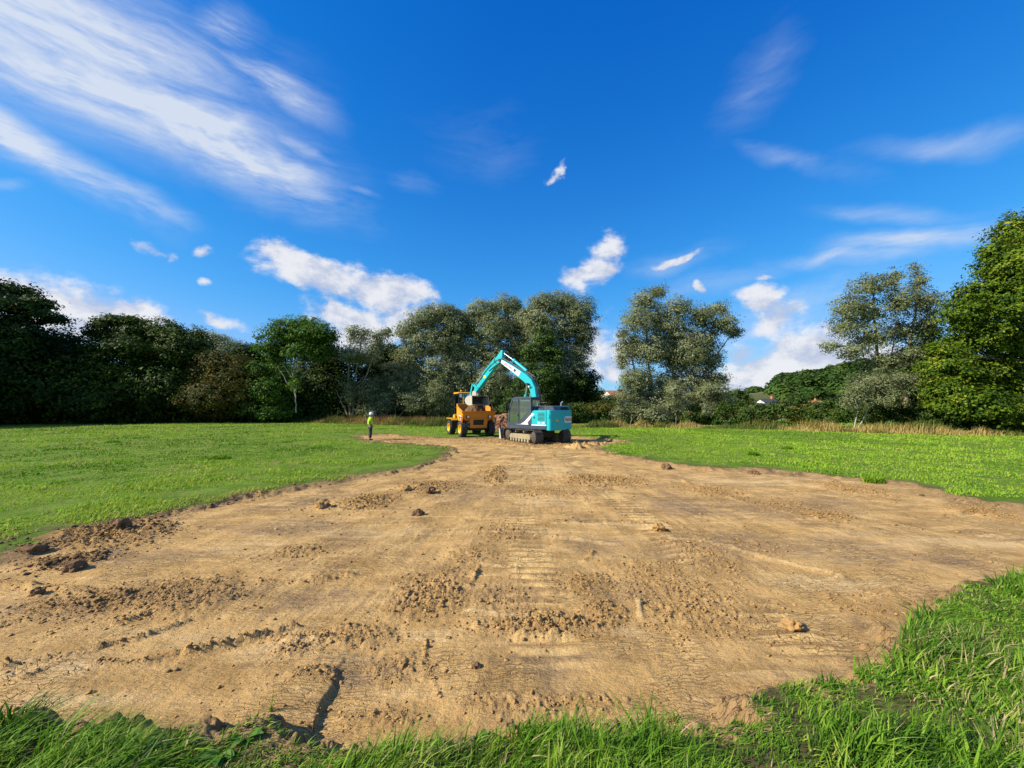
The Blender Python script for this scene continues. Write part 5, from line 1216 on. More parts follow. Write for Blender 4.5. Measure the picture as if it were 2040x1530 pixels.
# undercarriage
for s in (1, -1):
    yc = s * 1.0; path = []
    Lh, r_ = 1.52, .40
    for i in range(15): path.append((-Lh + 2 * Lh * i / 14, .03 + 2 * r_ - (.03 if 2 < i < 12 else 0)))
    for i in range(1, 8): a = math.pi / 2 - math.pi * i / 8; path.append((Lh + r_ * math.cos(a), .03 + r_ + r_ * math.sin(a)))
    for i in range(15): path.append((Lh - 2 * Lh * i / 14, .03))
    for i in range(1, 8): a = -math.pi / 2 - math.pi * i / 8; path.append((-Lh + r_ * math.cos(a), .03 + r_ + r_ * math.sin(a)))
    P2 = [Vector(p_) for p_ in path]; n_ = len(P2); b = T()
    seg = [(P2[(i + 1) % n_] - P2[i]).length for i in range(n_)]; tot = sum(seg); ns = 46
    for k in range(ns):
        d = tot * k / ns; i = 0
        while d > seg[i]: d -= seg[i]; i += 1
        t_ = (P2[(i + 1) % n_] - P2[i]).normalized(); c = P2[i] + t_ * d; nn = Vector((-t_.y, t_.x)) * 1.0
        if nn.dot(c - Vector((0, .43))) < 0: nn = -nn
        h = tot / ns * .46
        q_ = [c - t_ * h - nn * .02, c + t_ * h - nn * .02, c + t_ * h + nn * .012, c + t_ * h * .5 + nn * .012, c + t_ * h * .4 + nn * .045, c + t_ * h * .15 + nn * .045, c + t_ * .05 * h + nn * .012, c - t_ * h + nn * .012]
        b.prism([(v.x, v.y) for v in q_], yc - .27, yc + .27)
    belt = b.build('crawler_track', P_mud_shade, ex)
    b = T()
    b.prism([(-1.20, .24), (1.15, .24), (1.20, .36), (1.05, .52), (-1.05, .56), (-1.24, .42)], yc - .20, yc + .20)
    b.build('track_frame', P_clay, belt, bevel=.02)
    for xx, nm in ((1.52, 'idler'), (-1.52, 'sprocket')):
        b = T(); b.lathe([(.02, -.14), (.30, -.14), (.33, -.08), (.33, .08), (.30, .14), (.14, .19), (.02, .19)] if s > 0 else [(.02, .14), (.30, .14), (.33, .08), (.33, -.08), (.30, -.14), (.14, -.19), (.02, -.19)], (xx, yc, .43))
        if nm == 'sprocket':
            for q_ in range(14):
                a = 2 * math.pi * q_ / 14; b.box(xx + .33 * math.cos(a) - .03, xx + .33 * math.cos(a) + .03, yc - .04, yc + .04, .42 + .33 * math.sin(a) - .03, .42 + .33 * math.sin(a) + .03)
        b.build(nm, P_mud_shade, belt, smooth=True)
    for q_ in range(7):
        T().cyl((-1.0 + q_ * .33, yc - .18, .17), (-1.0 + q_ * .33, yc + .22, .17), .10).build('track_roller', P_clay, belt)
    for q_ in (-.45, .5): T().cyl((q_, yc - .12, .70), (q_, yc + .16, .70), .07).build('carrier_roller', P_clay, belt)
b = T(); b.box(-1.0, 1.0, -.75, .75, .35, .70); b.cyl((0, 0, .68), (0, 0, .88), .55, .55, 24)
b.build('undercarriage', P_mud_shade, ex, bevel=.02)
b = T(); prof = [(2.25, .10), (2.33, .10), (2.26, .28), (2.24, .45), (2.30, .66), (2.38, .78), (2.31, .79), (2.20, .66), (2.14, .45), (2.17, .28)]
b.prism(prof, -1.28, 1.28)
bl = b.build('dozer_blade', P_navy, ex)
b = T()
for s in (1, -1): b.prism([(1.0, .45), (2.18, .28), (2.18, .48), (1.0, .62)], s * .55 - .07, s * .55 + .07)
b.build('blade_arm', P_mud_shade, bl, bevel=.01)
for y in (1.28, -1.31): T().prism([(2.10, .12), (2.34, .10), (2.40, .79), (2.30, .80)], y, y + .03).build('blade_end_plate', P_scour, bl)
# upper frame
b = U(); b.box(-1.45, 1.55, -1.18, 1.18, .88, 1.06); b.build('deck', P_black, ex, bevel=.02)
b = U()
for s in (1, -1): b.prism([(-1.26, .84), (1.62, .84), (1.66, .90), (1.66, 1.06), (-1.26, 1.06)], s * 1.225 - .03, s * 1.225 + .03)
b.prism([(1.50, .84), (1.60, .84), (1.64, 1.06), (1.50, 1.06)], -1.19, 1.19)
b.build('side_skirt', P_navy, ex, bevel=.025)
def xr(y): return -1.74 + .24 * abs(y / 1.22) ** 5
ys_ = [1.22 * math.sin(math.pi / 2 * t / 10) for t in range(-10, 11)]
pl = [(-1.28, -1.24)] + [(xr(y), y * 1.016) for y in ys_] + [(-1.28, 1.24)]
cw = U().plan(pl, .80, 1.98).build('counterweight', P_teal, ex, bevel=.07, smooth=True, seg=4)
def on_cw(y, z, o=.012): return UP @ V3((xr(y) - o - .004, y, z))
def cw_patch(name, pts, mat, o=.008, parent=cw):
    m_ = bmesh.new()
    y0, y1 = min(p_[0] for p_ in pts), max(p_[0] for p_ in pts)
    vs = [m_.verts.new(on_cw(y, z, o)) for y, z in pts]; m_.faces.new(vs)
    me = bpy.data.meshes.new(name); m_.to_mesh(me); m_.free(); return link(name, me, mat, parent)
def cw_grid(name, y0, y1, z0, z1, mat, o=.008, rnd_=.08):
    n_ = 14; V = []; Fa = []
    for i in range(n_ + 1):
        y = y0 + (y1 - y0) * i / n_; e_ = min(i, n_ - i) / n_ * (y1 - y0); c_ = rnd_ - math.sqrt(max(0, rnd_ ** 2 - max(0, rnd_ - e_) ** 2)) if e_ < rnd_ else 0
        V += [on_cw(y, z0 + c_, o)[:], on_cw(y, z1 - c_, o)[:]]
    for i in range(n_): Fa.append((2 * i, 2 * i + 2, 2 * i + 3, 2 * i + 1))
    me = np_mesh(name, np.array(V), np.array(Fa)); return link(name, me, mat, cw)
sg = cw_grid('sign_plate', -1.06, .00, 1.22, 1.60, P_white)
tf = lambda cy, cz: (lambda a, b_: on_cw(cy - a, cz + b_, .016))
text_mesh('f', .34, tf(-.12, 1.42), 'sign_lettering', P_ltrd, cw)
text_mesh('pilcher', .30, tf(-.66, 1.41), 'sign_lettering', P_red, cw, 1.0)
m_ = []
for k in range(20): a = 2 * math.pi * k / 20; m_.append((-.265 + .06 * math.cos(a) * (1 + .3 * math.sin(a)), 1.405 + .085 * math.sin(a)))
cw_patch('sign_emblem', m_, P_green, .018)
cw_grid('reflector',   .66, .90, 1.32, 1.42, P_orng, .010, .02)
b = U(); b.box(-1.50, -1.34, 1.235, 1.262, 1.50, 1.72); b.build('grab_recess', P_teal, cw, bevel=.03)
# engine side and tanks
eb = U().prism([(-1.27, 1.065), (-.20, 1.065), (-.20, 1.84), (-.34, 1.96), (-1.27, 1.96)], .22, 1.235).build('engine_side', P_teal, ex, bevel=.035, smooth=True)
b = U(); b.prism([(-1.27, 1.065), (1.25, 1.065), (1.25, 1.55), (.90, 1.72), (-.10, 1.80), (-.30, 1.96), (-1.27, 1.96)], -1.235, -.28); b.build('tank_housing', P_teal, ex, bevel=.04, smooth=True)
for k in range(7): U().box(-1.14, -.68, 1.232, 1.250, 1.33 + k * .078, 1.36 + k * .078).build('louvre', P_black, eb)
U().box(-1.26, -.21, 1.236, 1.244, 1.07, 1.125).build('white_stripe', P_white, eb)
U().faces([(-.22, 1.242, 1.80), (-.22, 1.242, 1.58), (-.44, 1.242, 1.74)], [(0, 1, 2)]).build('white_stripe', P_white, eb)
text_mesh('SK130', .21, lambda a, b_: UP @ V3((-.90 - a * .95, 1.247, 1.235 + b_)), 'model_lettering', P_white, eb)
U().box(-.46, -.36, 1.234, 1.25, 1.48, 1.60).build('panel_latch', P_black, eb, bevel=.01)
hd_ = U().prism([(-1.60, 1.965), (-1.52, 2.17), (-1.40, 2.24), (-.62, 2.24), (-.40, 1.95), (-.40, 1.93)], -1.0, .88).build('engine_hood', P_navy, ex, bevel=.04, smooth=True)
b = U()
for k in range(6): b.box(-1.62 + .014 * k, -1.56 + .014 * k, -.75, .10, 2.00 + .03 * k, 2.015 + .03 * k)
b.build('hood_grille', P_black, hd_)
b = U(); b.cyl((-1.05, -.75, 2.20), (-1.05, -.75, 2.40), .05); b.cyl((-1.05, -.75, 2.39), (-1.16, -.82, 2.50), .05, .045); b.build('exhaust_pipe', P_chr, ex, smooth=True)
for pts_ in ([(-.30, 1.0, 1.94), (-.30, 1.0, 2.22), (-.75, 1.0, 2.22), (-.75, 1.0, 1.94)], [(.95, -1.15, 1.68), (.95, -1.15, 2.45), (.30, -1.15, 2.45), (.30, -1.15, 1.76)], [(1.45, -1.1, 1.05), (1.45, -1.1, 2.0), (1.2, -1.1, 2.0), (1.2, -1.1, 1.5)]): U().tube(pts_, .016).build('hand_rail', P_black, ex)
# cab
C0, C1 = .22, 1.20
cab = U().prism([(-.17, 1.04), (1.60, 1.04), (1.62, 1.16), (-.17, 1.16)], C0, C1).build('cab', P_navy, ex, bevel=.02)
fo = [(.76, 1.06), (1.62, 1.06), (1.60, 1.90), (1.30, 2.70), (.76, 2.70)]; fi = [(.85, 1.22), (1.50, 1.22), (1.50, 1.88), (1.22, 2.58), (.85, 2.58)]
ro = [(-.17, 1.06), (.755, 1.06), (.755, 2.70), (-.17, 2.70)]; ri = [(-.06, 1.98), (.68, 1.36), (.68, 2.58), (-.06, 2.58)]
dr = U().ring(fo, fi, C1 - .045, C1 + .01).build('cab_door', P_navy, cab, bevel=.012)
U().box(.84, 1.51, C1 - .03, C1 + .0, 1.76, 1.80).build('door_bar', P_black, dr)
U().box(.80, .84, C1 + .01, C1 + .04, 1.62, 1.74).build('door_handle', P_black, dr)
U().faces([(x, C1 - .02, z) for x, z in fi], [(0, 1, 2, 3, 4)]).build('window_pane', P_glass, cab)
U().ring(ro, ri, C1 - .045, C1).build('cab_side', P_navy, cab, bevel=.012)
U().faces([(x, C1 - .02, z) for x, z in ri], [(0, 1, 2, 3)]).build('window_pane', P_glass, cab)
U().ring(fo, fi, C0, C0 + .04).build('cab_side', P_navy, cab); U().faces([(x, C0 + .02, z) for x, z in fi], [(0, 1, 2, 3, 4)]).build('window_pane', P_glass, cab)
U().ring(ro, [(-.06, 1.5), (.68, 1.36), (.68, 2.58), (-.06, 2.58)], C0, C0 + .04).build('cab_side', P_navy, cab); U().faces([(x, C0 + .02, z) for x, z in [(-.06, 1.5), (.68, 1.36), (.68, 2.58), (-.06, 2.58)]], [(0, 1, 2, 3)]).build('window_pane', P_glass, cab)
U().prism([(-.19, 2.66), (1.33, 2.66), (1.24, 2.74), (1.0, 2.785), (-.05, 2.785), (-.19, 2.74)], C0 - .02, C1 + .02).build('cab_roof', P_navy, cab, bevel=.03, smooth=True)
U().prism([(1.28, 2.68), (1.62, 2.62), (1.62, 2.65), (1.28, 2.73)], C0, C1).build('sun_visor', P_black, cab)
for y in (C0, C1 - .05): U().faces([(1.62, y, 1.16), (1.62, y + .05, 1.16), (1.60, y + .05, 1.90), (1.60, y, 1.90), (1.30, y, 2.68), (1.30, y + .05, 2.68)], [(0, 1, 2, 3), (3, 2, 5, 4)]).build('cab_pillar', P_navy, cab)
b = U(); b.ring([(C0, 1.17), (C1 - .05, 1.17), (C1 - .05, 2.66), (C0, 2.66)], [(C0 + .08, 1.75), (C1 - .13, 1.75), (C1 - .13, 2.58), (C0 + .08, 2.58)], 0, .03)
for v in b.bm.verts:
    q0 = UP.inverted() @ v.co; v.co = UP @ V3((-.19 + q0.y, q0.x, q0.z))
b.build('rear_frame', P_navy, cab)
U().faces([(1.61, C0 + .05, 1.16), (1.61, C1 - .05, 1.16), (1.59, C1 - .05, 1.90), (1.59, C0 + .05, 1.90), (1.29, C1 - .05, 2.67), (1.29, C0 + .05, 2.67)], [(0, 1, 2, 3), (3, 2, 4, 5)]).build('windscreen', P_glass, cab)
U().faces([(-.175, C0 + .08, 1.75), (-.175, C1 - .08, 1.75), (-.175, C1 - .08, 2.58), (-.175, C0 + .08, 2.58)], [(0, 1, 2, 3)]).build('rear_window', P_glass, cab)
zz = C1 + .006
U().faces([(1.05, zz + .008, 1.11), (.60, zz + .008, 1.13), (.30, zz, 1.30), (-.16, zz, 1.72), (-.16, zz, 1.52), (.12, zz, 1.22), (.02, zz, 1.11)], [(0, 1, 2, 3, 4, 5, 6)]).build('white_swoosh', P_white, cab)
b = U(); b.prism([(.28, 1.16), (.72, 1.16), (.72, 1.50), (.28, 1.50)], .48, .98); b.prism([(.20, 1.46), (.34, 1.50), (.26, 2.15), (.14, 2.13)], .50, .96); b.prism([(.15, 2.17), (.24, 2.18), (.22, 2.38), (.13, 2.37)], .62, .84); b.build('seat', P_seat, cab, bevel=.03)
for y in (.98, .34):
    b = U(); b.box(.40, .85, y, y + .12, 1.45, 1.62); b.cyl((.80, y + .06, 1.6), (.83, y + .06, 1.82), .02); b.build('control_console', P_black, cab)
U().box(1.30, 1.42, .32, .46, 1.7, 1.95).build('monitor', P_black, cab)
for y in (.6, .8): U().cyl((1.3, y, 1.16), (1.22, y, 1.65), .02).build('travel_lever', P_black, cab)
b = U(); b.tube([(1.55, 1.2, 2.45), (1.62, 1.34, 2.45), (1.62, 1.34, 2.32)], .012); b.box(1.60, 1.63, 1.27, 1.42, 2.02, 2.34); b.build('mirror', P_black, cab)
b = U(); b.cyl((.3, .7, 2.78), (.3, .7, 2.82), .05); b.build('antenna_base', P_black, cab)
opx = UP @ V3((.42, .71, 0))
person('person', 'excavator driver in a pale shirt sitting behind the cab glass', (EX + opx.x, EY + opx.y, EZ + 1.02), R(142), dict(
    hip=V3((.02, 0, .58)), chest=V3((-.03, 0, .92)), neck=V3((-.02, 0, 1.09)), head=V3((.03, 0, 1.21)),
    sh={1: V3((-.02, .19, 1.02)), -1: V3((-.02, -.19, 1.02))}, el={1: V3((.08, .26, .78)), -1: V3((.08, -.26, .78))}, wr={1: V3((.32, .28, .80)), -1: V3((.32, -.28, .80))},
    kn={1: V3((.46, .14, .56)), -1: V3((.46, -.14, .56))}, an={1: V3((.60, .12, .21)), -1: V3((.60, -.12, .21))}, toe={1: V3((.74, .13, .20)), -1: V3((.74, -.13, .20))}), vest=False, helmet=False)
# boom
B0, B1 = -.17, .17
CL = [(.33, 1.42, .40), (.33, 2.2, .42), (.37, 2.8, .48), (.48, 3.30, .56), (.72, 3.72, .61), (1.08, 4.04, .61), (1.6, 4.36, .56), (2.2, 4.74, .48), (2.8, 5.10, .38), (3.16, 5.32, .28), (3.26, 5.38, .16)]
CL = [(x, z, d * .78) for x, z, d in CL]
up_, lo_ = strip_poly(CL)
boom = U().prism(up_ + lo_[::-1], B0, B1).build('boom', P_teal, ex, bevel=.02)
def bp(t, v):
    """point on the near face of the boom: t along from tip, v across (-1..1)"""
    i = min(int(t), len(CL) - 2); f = t - i
    a = Vector(up_[i]).lerp(Vector(up_[i + 1]), f); c = Vector(lo_[i]).lerp(Vector(lo_[i + 1]), f)
    q_ = c.lerp(a, (v + 1) / 2); return UP @ V3((q_.x, B1 + .006, q_.y))
nseg = 8; V = []
for k in range(nseg + 1):
    t = 5.75 + (8.75 - 5.75) * k / nseg
    V += [bp(t, -.72)[:], bp(t, .82)[:]]
link('sign_plate', np_mesh('sign_plate', np.array(V), np.array([(2 * k, 2 * k + 2, 2 * k + 3, 2 * k + 1) for k in range(nseg)])), P_white, boom)
tdir = Vector((2.8 - 1.6, 5.10 - 4.36)).normalized(); tn = Vector((-tdir.y, tdir.x))
def boomtext(cx, cz):
    # reads downhill from the tip to the bend as in the photo
    def f(a, b_):
        q_ = Vector((cx, cz)) - tdir * a + tn * b_
        return UP @ V3((q_.x, B1 + .012, q_.y))
    return f
text_mesh('pilcher', .30, boomtext(2.38, 4.88), 'sign_lettering', P_red, boom)
b = []
for k in range(24): a = 2 * math.pi * k / 24; b.append(boomtext(1.86, 4.54)(.11 * math.cos(a) * (1 + .25 * math.sin(a)), .10 * math.sin(a))[:])
mm = bpy.data.meshes.new('sign_emblem'); mm.from_pydata(b, [], [tuple(range(24))]); link('sign_emblem', mm, P_ltrd, boom)
for x, z in ((.50, 3.42), (.66, 3.60)): U().cyl((x, B1, z), (x, B1 + .03, z), .035, None, 10).build('pin_boss', P_black, boom)
b = U(); b.cyl((3.157, B0 - .08, 5.31), (3.157, B1 + .08, 5.31), .09); b.cyl((.80, -.34, 3.60), (.80, .34, 3.60), .085); b.build('pivot_pin', P_black, boom)
for s in (1, -1):
    y = s * .27; c = U().cyl((1.12, y, 1.25), (.90, y, 2.95), .085).build('boom_cylinder', P_teal, ex, smooth=True)
    U().cyl((.90, y, 2.95), (.80, y, 3.60), .045).build('cylinder_rod', P_chr, c, smooth=True)
b = U(); b.prism([(.05, 1.06), (.62, 1.06), (.55, 1.75), (.18, 1.75)], -.26, -.19); b.prism([(.05, 1.06), (.62, 1.06), (.55, 1.75), (.18, 1.75)], .185, .215); b.build('boom_bracket', P_black, ex)
c = U().cyl((1.02, 0, 4.48), (2.05, 0, 5.22), .10).build('arm_cylinder', P_teal, ex, smooth=True)
U().cyl((2.05, 0, 5.22), (2.98, 0, 5.82), .045).build('cylinder_rod', P_chr, c, smooth=True)
U().cyl((1.98, 0, 5.17), (2.10, 0, 5.26), .13).build('cylinder_gland', P_teal, c, smooth=True)
# arm
A0, A1 = -.15, .15
arm = U().prism([(2.90, 5.96), (3.06, 6.00), (3.22, 5.80), (3.75, 5.30), (4.25, 4.72), (5.50, 3.40), (5.56, 3.20), (5.42, 3.12), (5.28, 3.24), (4.05, 4.42), (3.35, 5.08), (3.10, 5.16), (2.96, 5.35)], A0, A1).build('arm', P_teal, ex, bevel=.02)
c = U().cyl((3.62, 0, 5.52), (4.78, 0, 4.44), .085).build('bucket_cylinder', P_teal, ex, smooth=True)
U().cyl((4.78, 0, 4.44), (5.62, 0, 3.72), .04).build('cylinder_rod', P_chr, c, smooth=True)
b = U()
for y in (-.19, .16): b.prism([(5.12, 3.55), (5.20, 3.48), (5.68, 3.66), (5.66, 3.78), (5.56, 3.80)], y, y + .03); b.prism([(5.56, 3.78), (5.68, 3.76), (5.86, 3.06), (5.76, 3.03)], y + .035, y + .065)
b.cyl((5.62, -.22, 3.72), (5.62, .22, 3.72), .045); b.build('bucket_link', P_teal, ex)
b = U(); b.prism([(5.30, 3.30), (5.60, 3.30), (5.90, 3.10), (5.72, 2.86), (5.28, 2.88)], -.17, .17); b.build('quick_coupler', P_scour, ex, bevel=.02)
U().prism([(5.10, 2.98), (5.34, 3.24), (5.38, 3.10), (5.26, 2.90)], -.13, .13).build('coupler_latch', P_clay, ex, bevel=.02)
U().box(4.42, 4.60, A1 + .001, A1 + .01, 4.16, 4.34).build('service_sticker', P_ylw, arm)
b = U()
b.tube([(.20, .19, 1.8), (.05, .20, 2.6), (.12, .20, 3.3), (.42, .20, 4.0), (1.0, .20, 4.42), (1.8, .20, 4.86), (2.6, .20, 5.30), (2.95, .21, 5.45), (3.15, .21, 5.05), (3.5, .19, 4.98), (4.1, .18, 4.62)], .022)
b.tube([(.14, -.08, 1.8), (-.02, -.08, 2.7), (.08, -.08, 3.4), (.40, -.08, 4.05), (1.0, -.06, 4.45)], .025); b.tube([(.10, .05, 1.8), (-.06, .05, 2.7), (.04, .05, 3.4), (.36, .05, 4.05), (1.0, .05, 4.45)], .025)
b.tube([(3.35, .19, 5.35), (3.9, .19, 5.02), (4.5, .18, 4.55), (4.9, .18, 4.05)], .018); b.tube([(3.3, .17, 5.0), (3.6, .24, 5.25), (3.62, .10, 5.5)], .02)
b.build('hydraulic_hose', P_hose, ex)
b = U(); b.box(.62, .70, .18, .30, 3.38, 3.50); b.build('boom_lamp', P_lamp, boom, bevel=.01)
# bucket: a wide grading bucket, its mouth towards the machine
bp_ = [(5.00, 2.30), (5.20, 2.26), (5.45, 2.30), (5.64, 2.44), (5.70, 2.62), (5.62, 2.80), (5.40, 2.92), (5.16, 2.95), (5.02, 2.90)]
bin_ = [(5.02, 2.325), (5.20, 2.29), (5.43, 2.33), (5.61, 2.46), (5.665, 2.62), (5.59, 2.775), (5.38, 2.89), (5.16, 2.92), (5.03, 2.875)]
b = U(); n_ = len(bp_); W2 = .85
vs = [(x, y, z) for y in (-W2, W2) for L in (bp_, bin_) for x, z in L]; fs = []
for i in range(n_ - 1):
    fs += [(i, i + 1, 2 * n_ + i + 1, 2 * n_ + i), (n_ + i, n_ + i + 1, 3 * n_ + i + 1, 3 * n_ + i)]
fs += [(0, n_, 3 * n_, 2 * n_), (n_ - 1, 2 * n_ - 1, 4 * n_ - 1, 3 * n_ - 1)]
b.faces(vs, fs)
bk = b.build('bucket', P_mud_shade, ex)  # shell kept dark so the shade inside the bucket is in its colour
for s in (1, -1): U().prism(bp_, s * W2 - .0, s * W2 + s * .03).build('side_plate', P_scour, bk)
U().prism([(4.88, 2.31), (5.03, 2.285), (5.03, 2.33)], -.88, .88).build('cutting_edge', P_scour, bk)
b = U()
for y in (-.16, .13): b.prism([(5.30, 2.90), (5.80, 2.72), (5.92, 3.08), (5.72, 3.14), (5.40, 3.20)], y, y + .03)
b.build('bucket_ear', P_scour, bk)
# soil left in the bucket
def mound(name, label, cat, loc, rz, lx, ly, h, mat, seed, parent=None, lumps=.35, nn=26):
    r = np.random.default_rng(seed); xs = np.linspace(-1, 1, nn); X, Y = np.meshgrid(xs, xs, indexing='ij')
    rr_ = np.maximum(np.abs(X), np.abs(Y)) * .5 + np.hypot(X, Y) * .5
    Z = h * (1 - sstep(.2, 1.0, rr_)) * (.6 + .8 * fbm(X * 2 + seed, Y * 2, 3, seed)) + h * lumps * (fbm(X * 7, Y * 7, 3, seed + 1) - .5) * (1 - sstep(.8, 1, rr_))
    V = np.stack([X * lx, Y * ly, Z], -1).reshape(-1, 3); I_ = np.arange(nn * nn).reshape(nn, nn)
    Fa = np.stack([I_[:-1, :-1], I_[1:, :-1], I_[1:, 1:], I_[:-1, 1:]], -1).reshape(-1, 4)
    me = np_mesh(name, V, Fa, {'rnd': ('FACE', 'FLOAT', r.random(len(Fa)) * .5 + .2)}, True)
    o = link(name, me, mat, parent); o.location = loc; o.rotation_euler = (0, 0, rz)
    return tag(o, label, cat)
q_ = UP @ V3((5.28, 0, 2.30)); mound('bucket_soil', 'last brown soil lying in the mouth of the excavator bucket', 'soil', (EX + q_.x, EY + q_.y, EZ + 2.32), R(142), .24, .80, .13, M_dark, 3)

# ---------------------------------------------------------------- dumper
hx, hy = .421, -.907
DX, DY = -3.13, 29.99; DZ = gz1(DX, DY) - .02; DR = math.atan2(hy, hx)
du = empty('dumper', (DX, DY, DZ), 'yellow articulated site dumper with its skip full of soil under the bucket', 'dumper', rz=DR)
def wheel(x, y, s):
    b = MB(); r_, w_ = .56, .22
    b.lathe([(.30, -w_ * .8), (.40, -w_), (.50, -w_ * .98), (.535, -w_ * .8), (.545, -w_ * .4), (.548, 0), (.545, w_ * .4), (.535, w_ * .8), (.50, w_ * .98), (.40, w_), (.30, w_ * .8), (.30, -w_ * .8)], (x, y, r_), k=36)
    for k in range(20):
        for q_ in (1, -1):
            a = 2 * math.pi * (k + (.5 if q_ > 0 else 0)) / 20
            c, s_ = math.cos(a), math.sin(a); c2, s2 = math.cos(a + .16), math.sin(a + .16)
            v = []
            for (cc, ss, yy) in ((c, s_, .01), (c2, s2, w_ * .95)):
                tx, tz = -ss * .035, cc * .035
                for rr_ in (.53, .585): v += [(x + cc * rr_ + tx, y + q_ * yy, r_ + ss * rr_ + tz), (x + cc * rr_ - tx, y + q_ * yy, r_ + ss * rr_ - tz)]
            b.faces(v, [(0, 1, 3, 2), (4, 5, 7, 6), (0, 1, 5, 4), (2, 3, 7, 6), (0, 2, 6, 4), (1, 3, 7, 5)])
    wo_ = empty('wheel', (0, 0, 0)); wo_.parent = du
    b.build('tyre', P_rub, wo_)
    b = MB(); k_ = s
    b.lathe([(.01, k_ * .05), (.12, k_ * .05), (.13, k_ * .09), (.19, k_ * .09), (.21, k_ * .03), (.27, k_ * .10), (.29, k_ * .19), (.315, k_ * .21), (.315, -k_ * .15)], (x, y, r_), k=28)
    b.build('rim', P_ylw, wo_, smooth=True)
for x in (1.38, -1.38):
    for s in (1, -1): wheel(x, s * 1.03, s)
b = MB(); b.box(-2.1, -.25, -.42, .42, .55, .95); b.box(-.1, 1.7, -.38, .38, .55, .92); b.cyl((0, 0, .5), (0, 0, 1.0), .14); b.cyl((-1.38, -.85, .56), (-1.38, .85, .56), .12); b.cyl((1.38, -.85, .56), (1.38, .85, .56), .12); b.cyl((1.38, -.26, .52), (1.38, .26, .52), .24)
b.build('chassis', P_black, du, bevel=.02)
b = MB(); b.prism([(-2.35, .78), (-.75, .78), (-.62, 1.05), (-.62, 1.42), (-2.1, 1.52), (-2.35, 1.40)], -.62, .62)
b.build('engine_cover', P_yel, du, bevel=.05, smooth=True)
for s in (1, -1):
    MB().prism([(-2.10, 1.20), (-2.05, 1.26), (-.75, 1.26), (-.62, 1.10), (-.66, 1.08), (-.78, 1.20)], *sorted((s * .62, s * 1.24))).build('mudguard', P_yel, du, bevel=.02)
    MB().box(-1.30, -.80, *sorted((s * .60, s * .92)), 1.26, 1.52).build('side_box', P_yel, du, bevel=.03)
MB().box(-.80, -.62, -1.20, -.70, .55, 1.05).build('step', P_black, du, bevel=.02)
# cab of the dumper
cb = MB().box(-1.85, -.72, -.66, .66, 1.52, 1.60).build('cab', P_black, du)
b = MB()
for x in (-1.82, -.78):
    for y in (-.62, .62): b.box(x - .035, x + .035, y - .035, y + .035, 1.60, 3.10)
b.box(-1.82, -.78, -.64, -.60, 2.05, 2.10); b.box(-.81, -.75, -.62, .62, 1.60, 2.0); b.box(-1.85, -1.79, -.62, .62, 1.60, 2.0)
b.build('cab_frame', P_black, cb)
MB().prism([(-1.92, 3.10), (-.66, 3.10), (-.62, 3.15), (-.75, 3.21), (-1.80, 3.23), (-1.95, 3.17)], -.72, .72).build('cab_roof', P_yel, cb, bevel=.03, smooth=True)
D_glass = glass('dumper_glass', (.30, .34, .36))
for nm, vs in (('windscreen', [(-.78, -.6, 2.0), (-.78, .6, 2.0), (-.78, .6, 3.08), (-.78, -.6, 3.08)]), ('window_pane', [(-1.8, -.62, 1.6), (-.8, -.62, 1.6), (-.8, -.62, 3.08), (-1.8, -.62, 3.08)]), ('window_pane', [(-1.8, .62, 1.6), (-.8, .62, 1.6), (-.8, .62, 3.08), (-1.8, .62, 3.08)]), ('rear_window', [(-1.82, -.6, 2.0), (-1.82, .6, 2.0), (-1.82, .6, 3.08), (-1.82, -.6, 3.08)])):
    MB().faces(vs, [(0, 1, 2, 3)]).build(nm, D_glass, cb)
MB().tube([(-.70, -.28, 1.9), (-.69, -.30, 3.1)], .035).build('exhaust_stack', P_yel, du)
b = MB(); b.box(-1.55, -1.1, -.25, .25, 1.60, 1.95); b.box(-1.6, -1.5, -.25, .25, 1.9, 2.55); b.build('seat', P_seat, cb, bevel=.04)
b = MB(); b.cyl((-.95, 0, 1.6), (-1.05, 0, 2.2), .03); b.lathe([(.19, -.012), (.21, 0), (.19, .012), (.17, 0), (.19, -.012)], (-1.05, 0, 2.2)); b.build('steering_wheel', P_black, cb)
for y in (-.38, .02):
    b = MB(); b.cyl((-1.0, y, 3.2), (-1.0, y, 3.30), .025); b.cyl((-1.0, y, 3.30), (-1.0, y, 3.40), .065, .05); b.build('beacon', P_orng if y < 0 else P_black, cb, smooth=True)
b = MB(); b.tube([(-.74, -.64, 2.9), (-.60, -.98, 2.9)], .014); b.box(-.62, -.58, -1.08, -.92, 2.62, 2.94); b.build('mirror', P_black, cb)
# skip: thin walls with thickness
def shell_(outer, th, name, mat, parent, bev=0):
    me_o = MB().faces(*outer).build(name, mat, parent)
    md = me_o.modifiers.new('wall', 'SOLIDIFY'); md.thickness = th; md.offset = 0
    return me_o
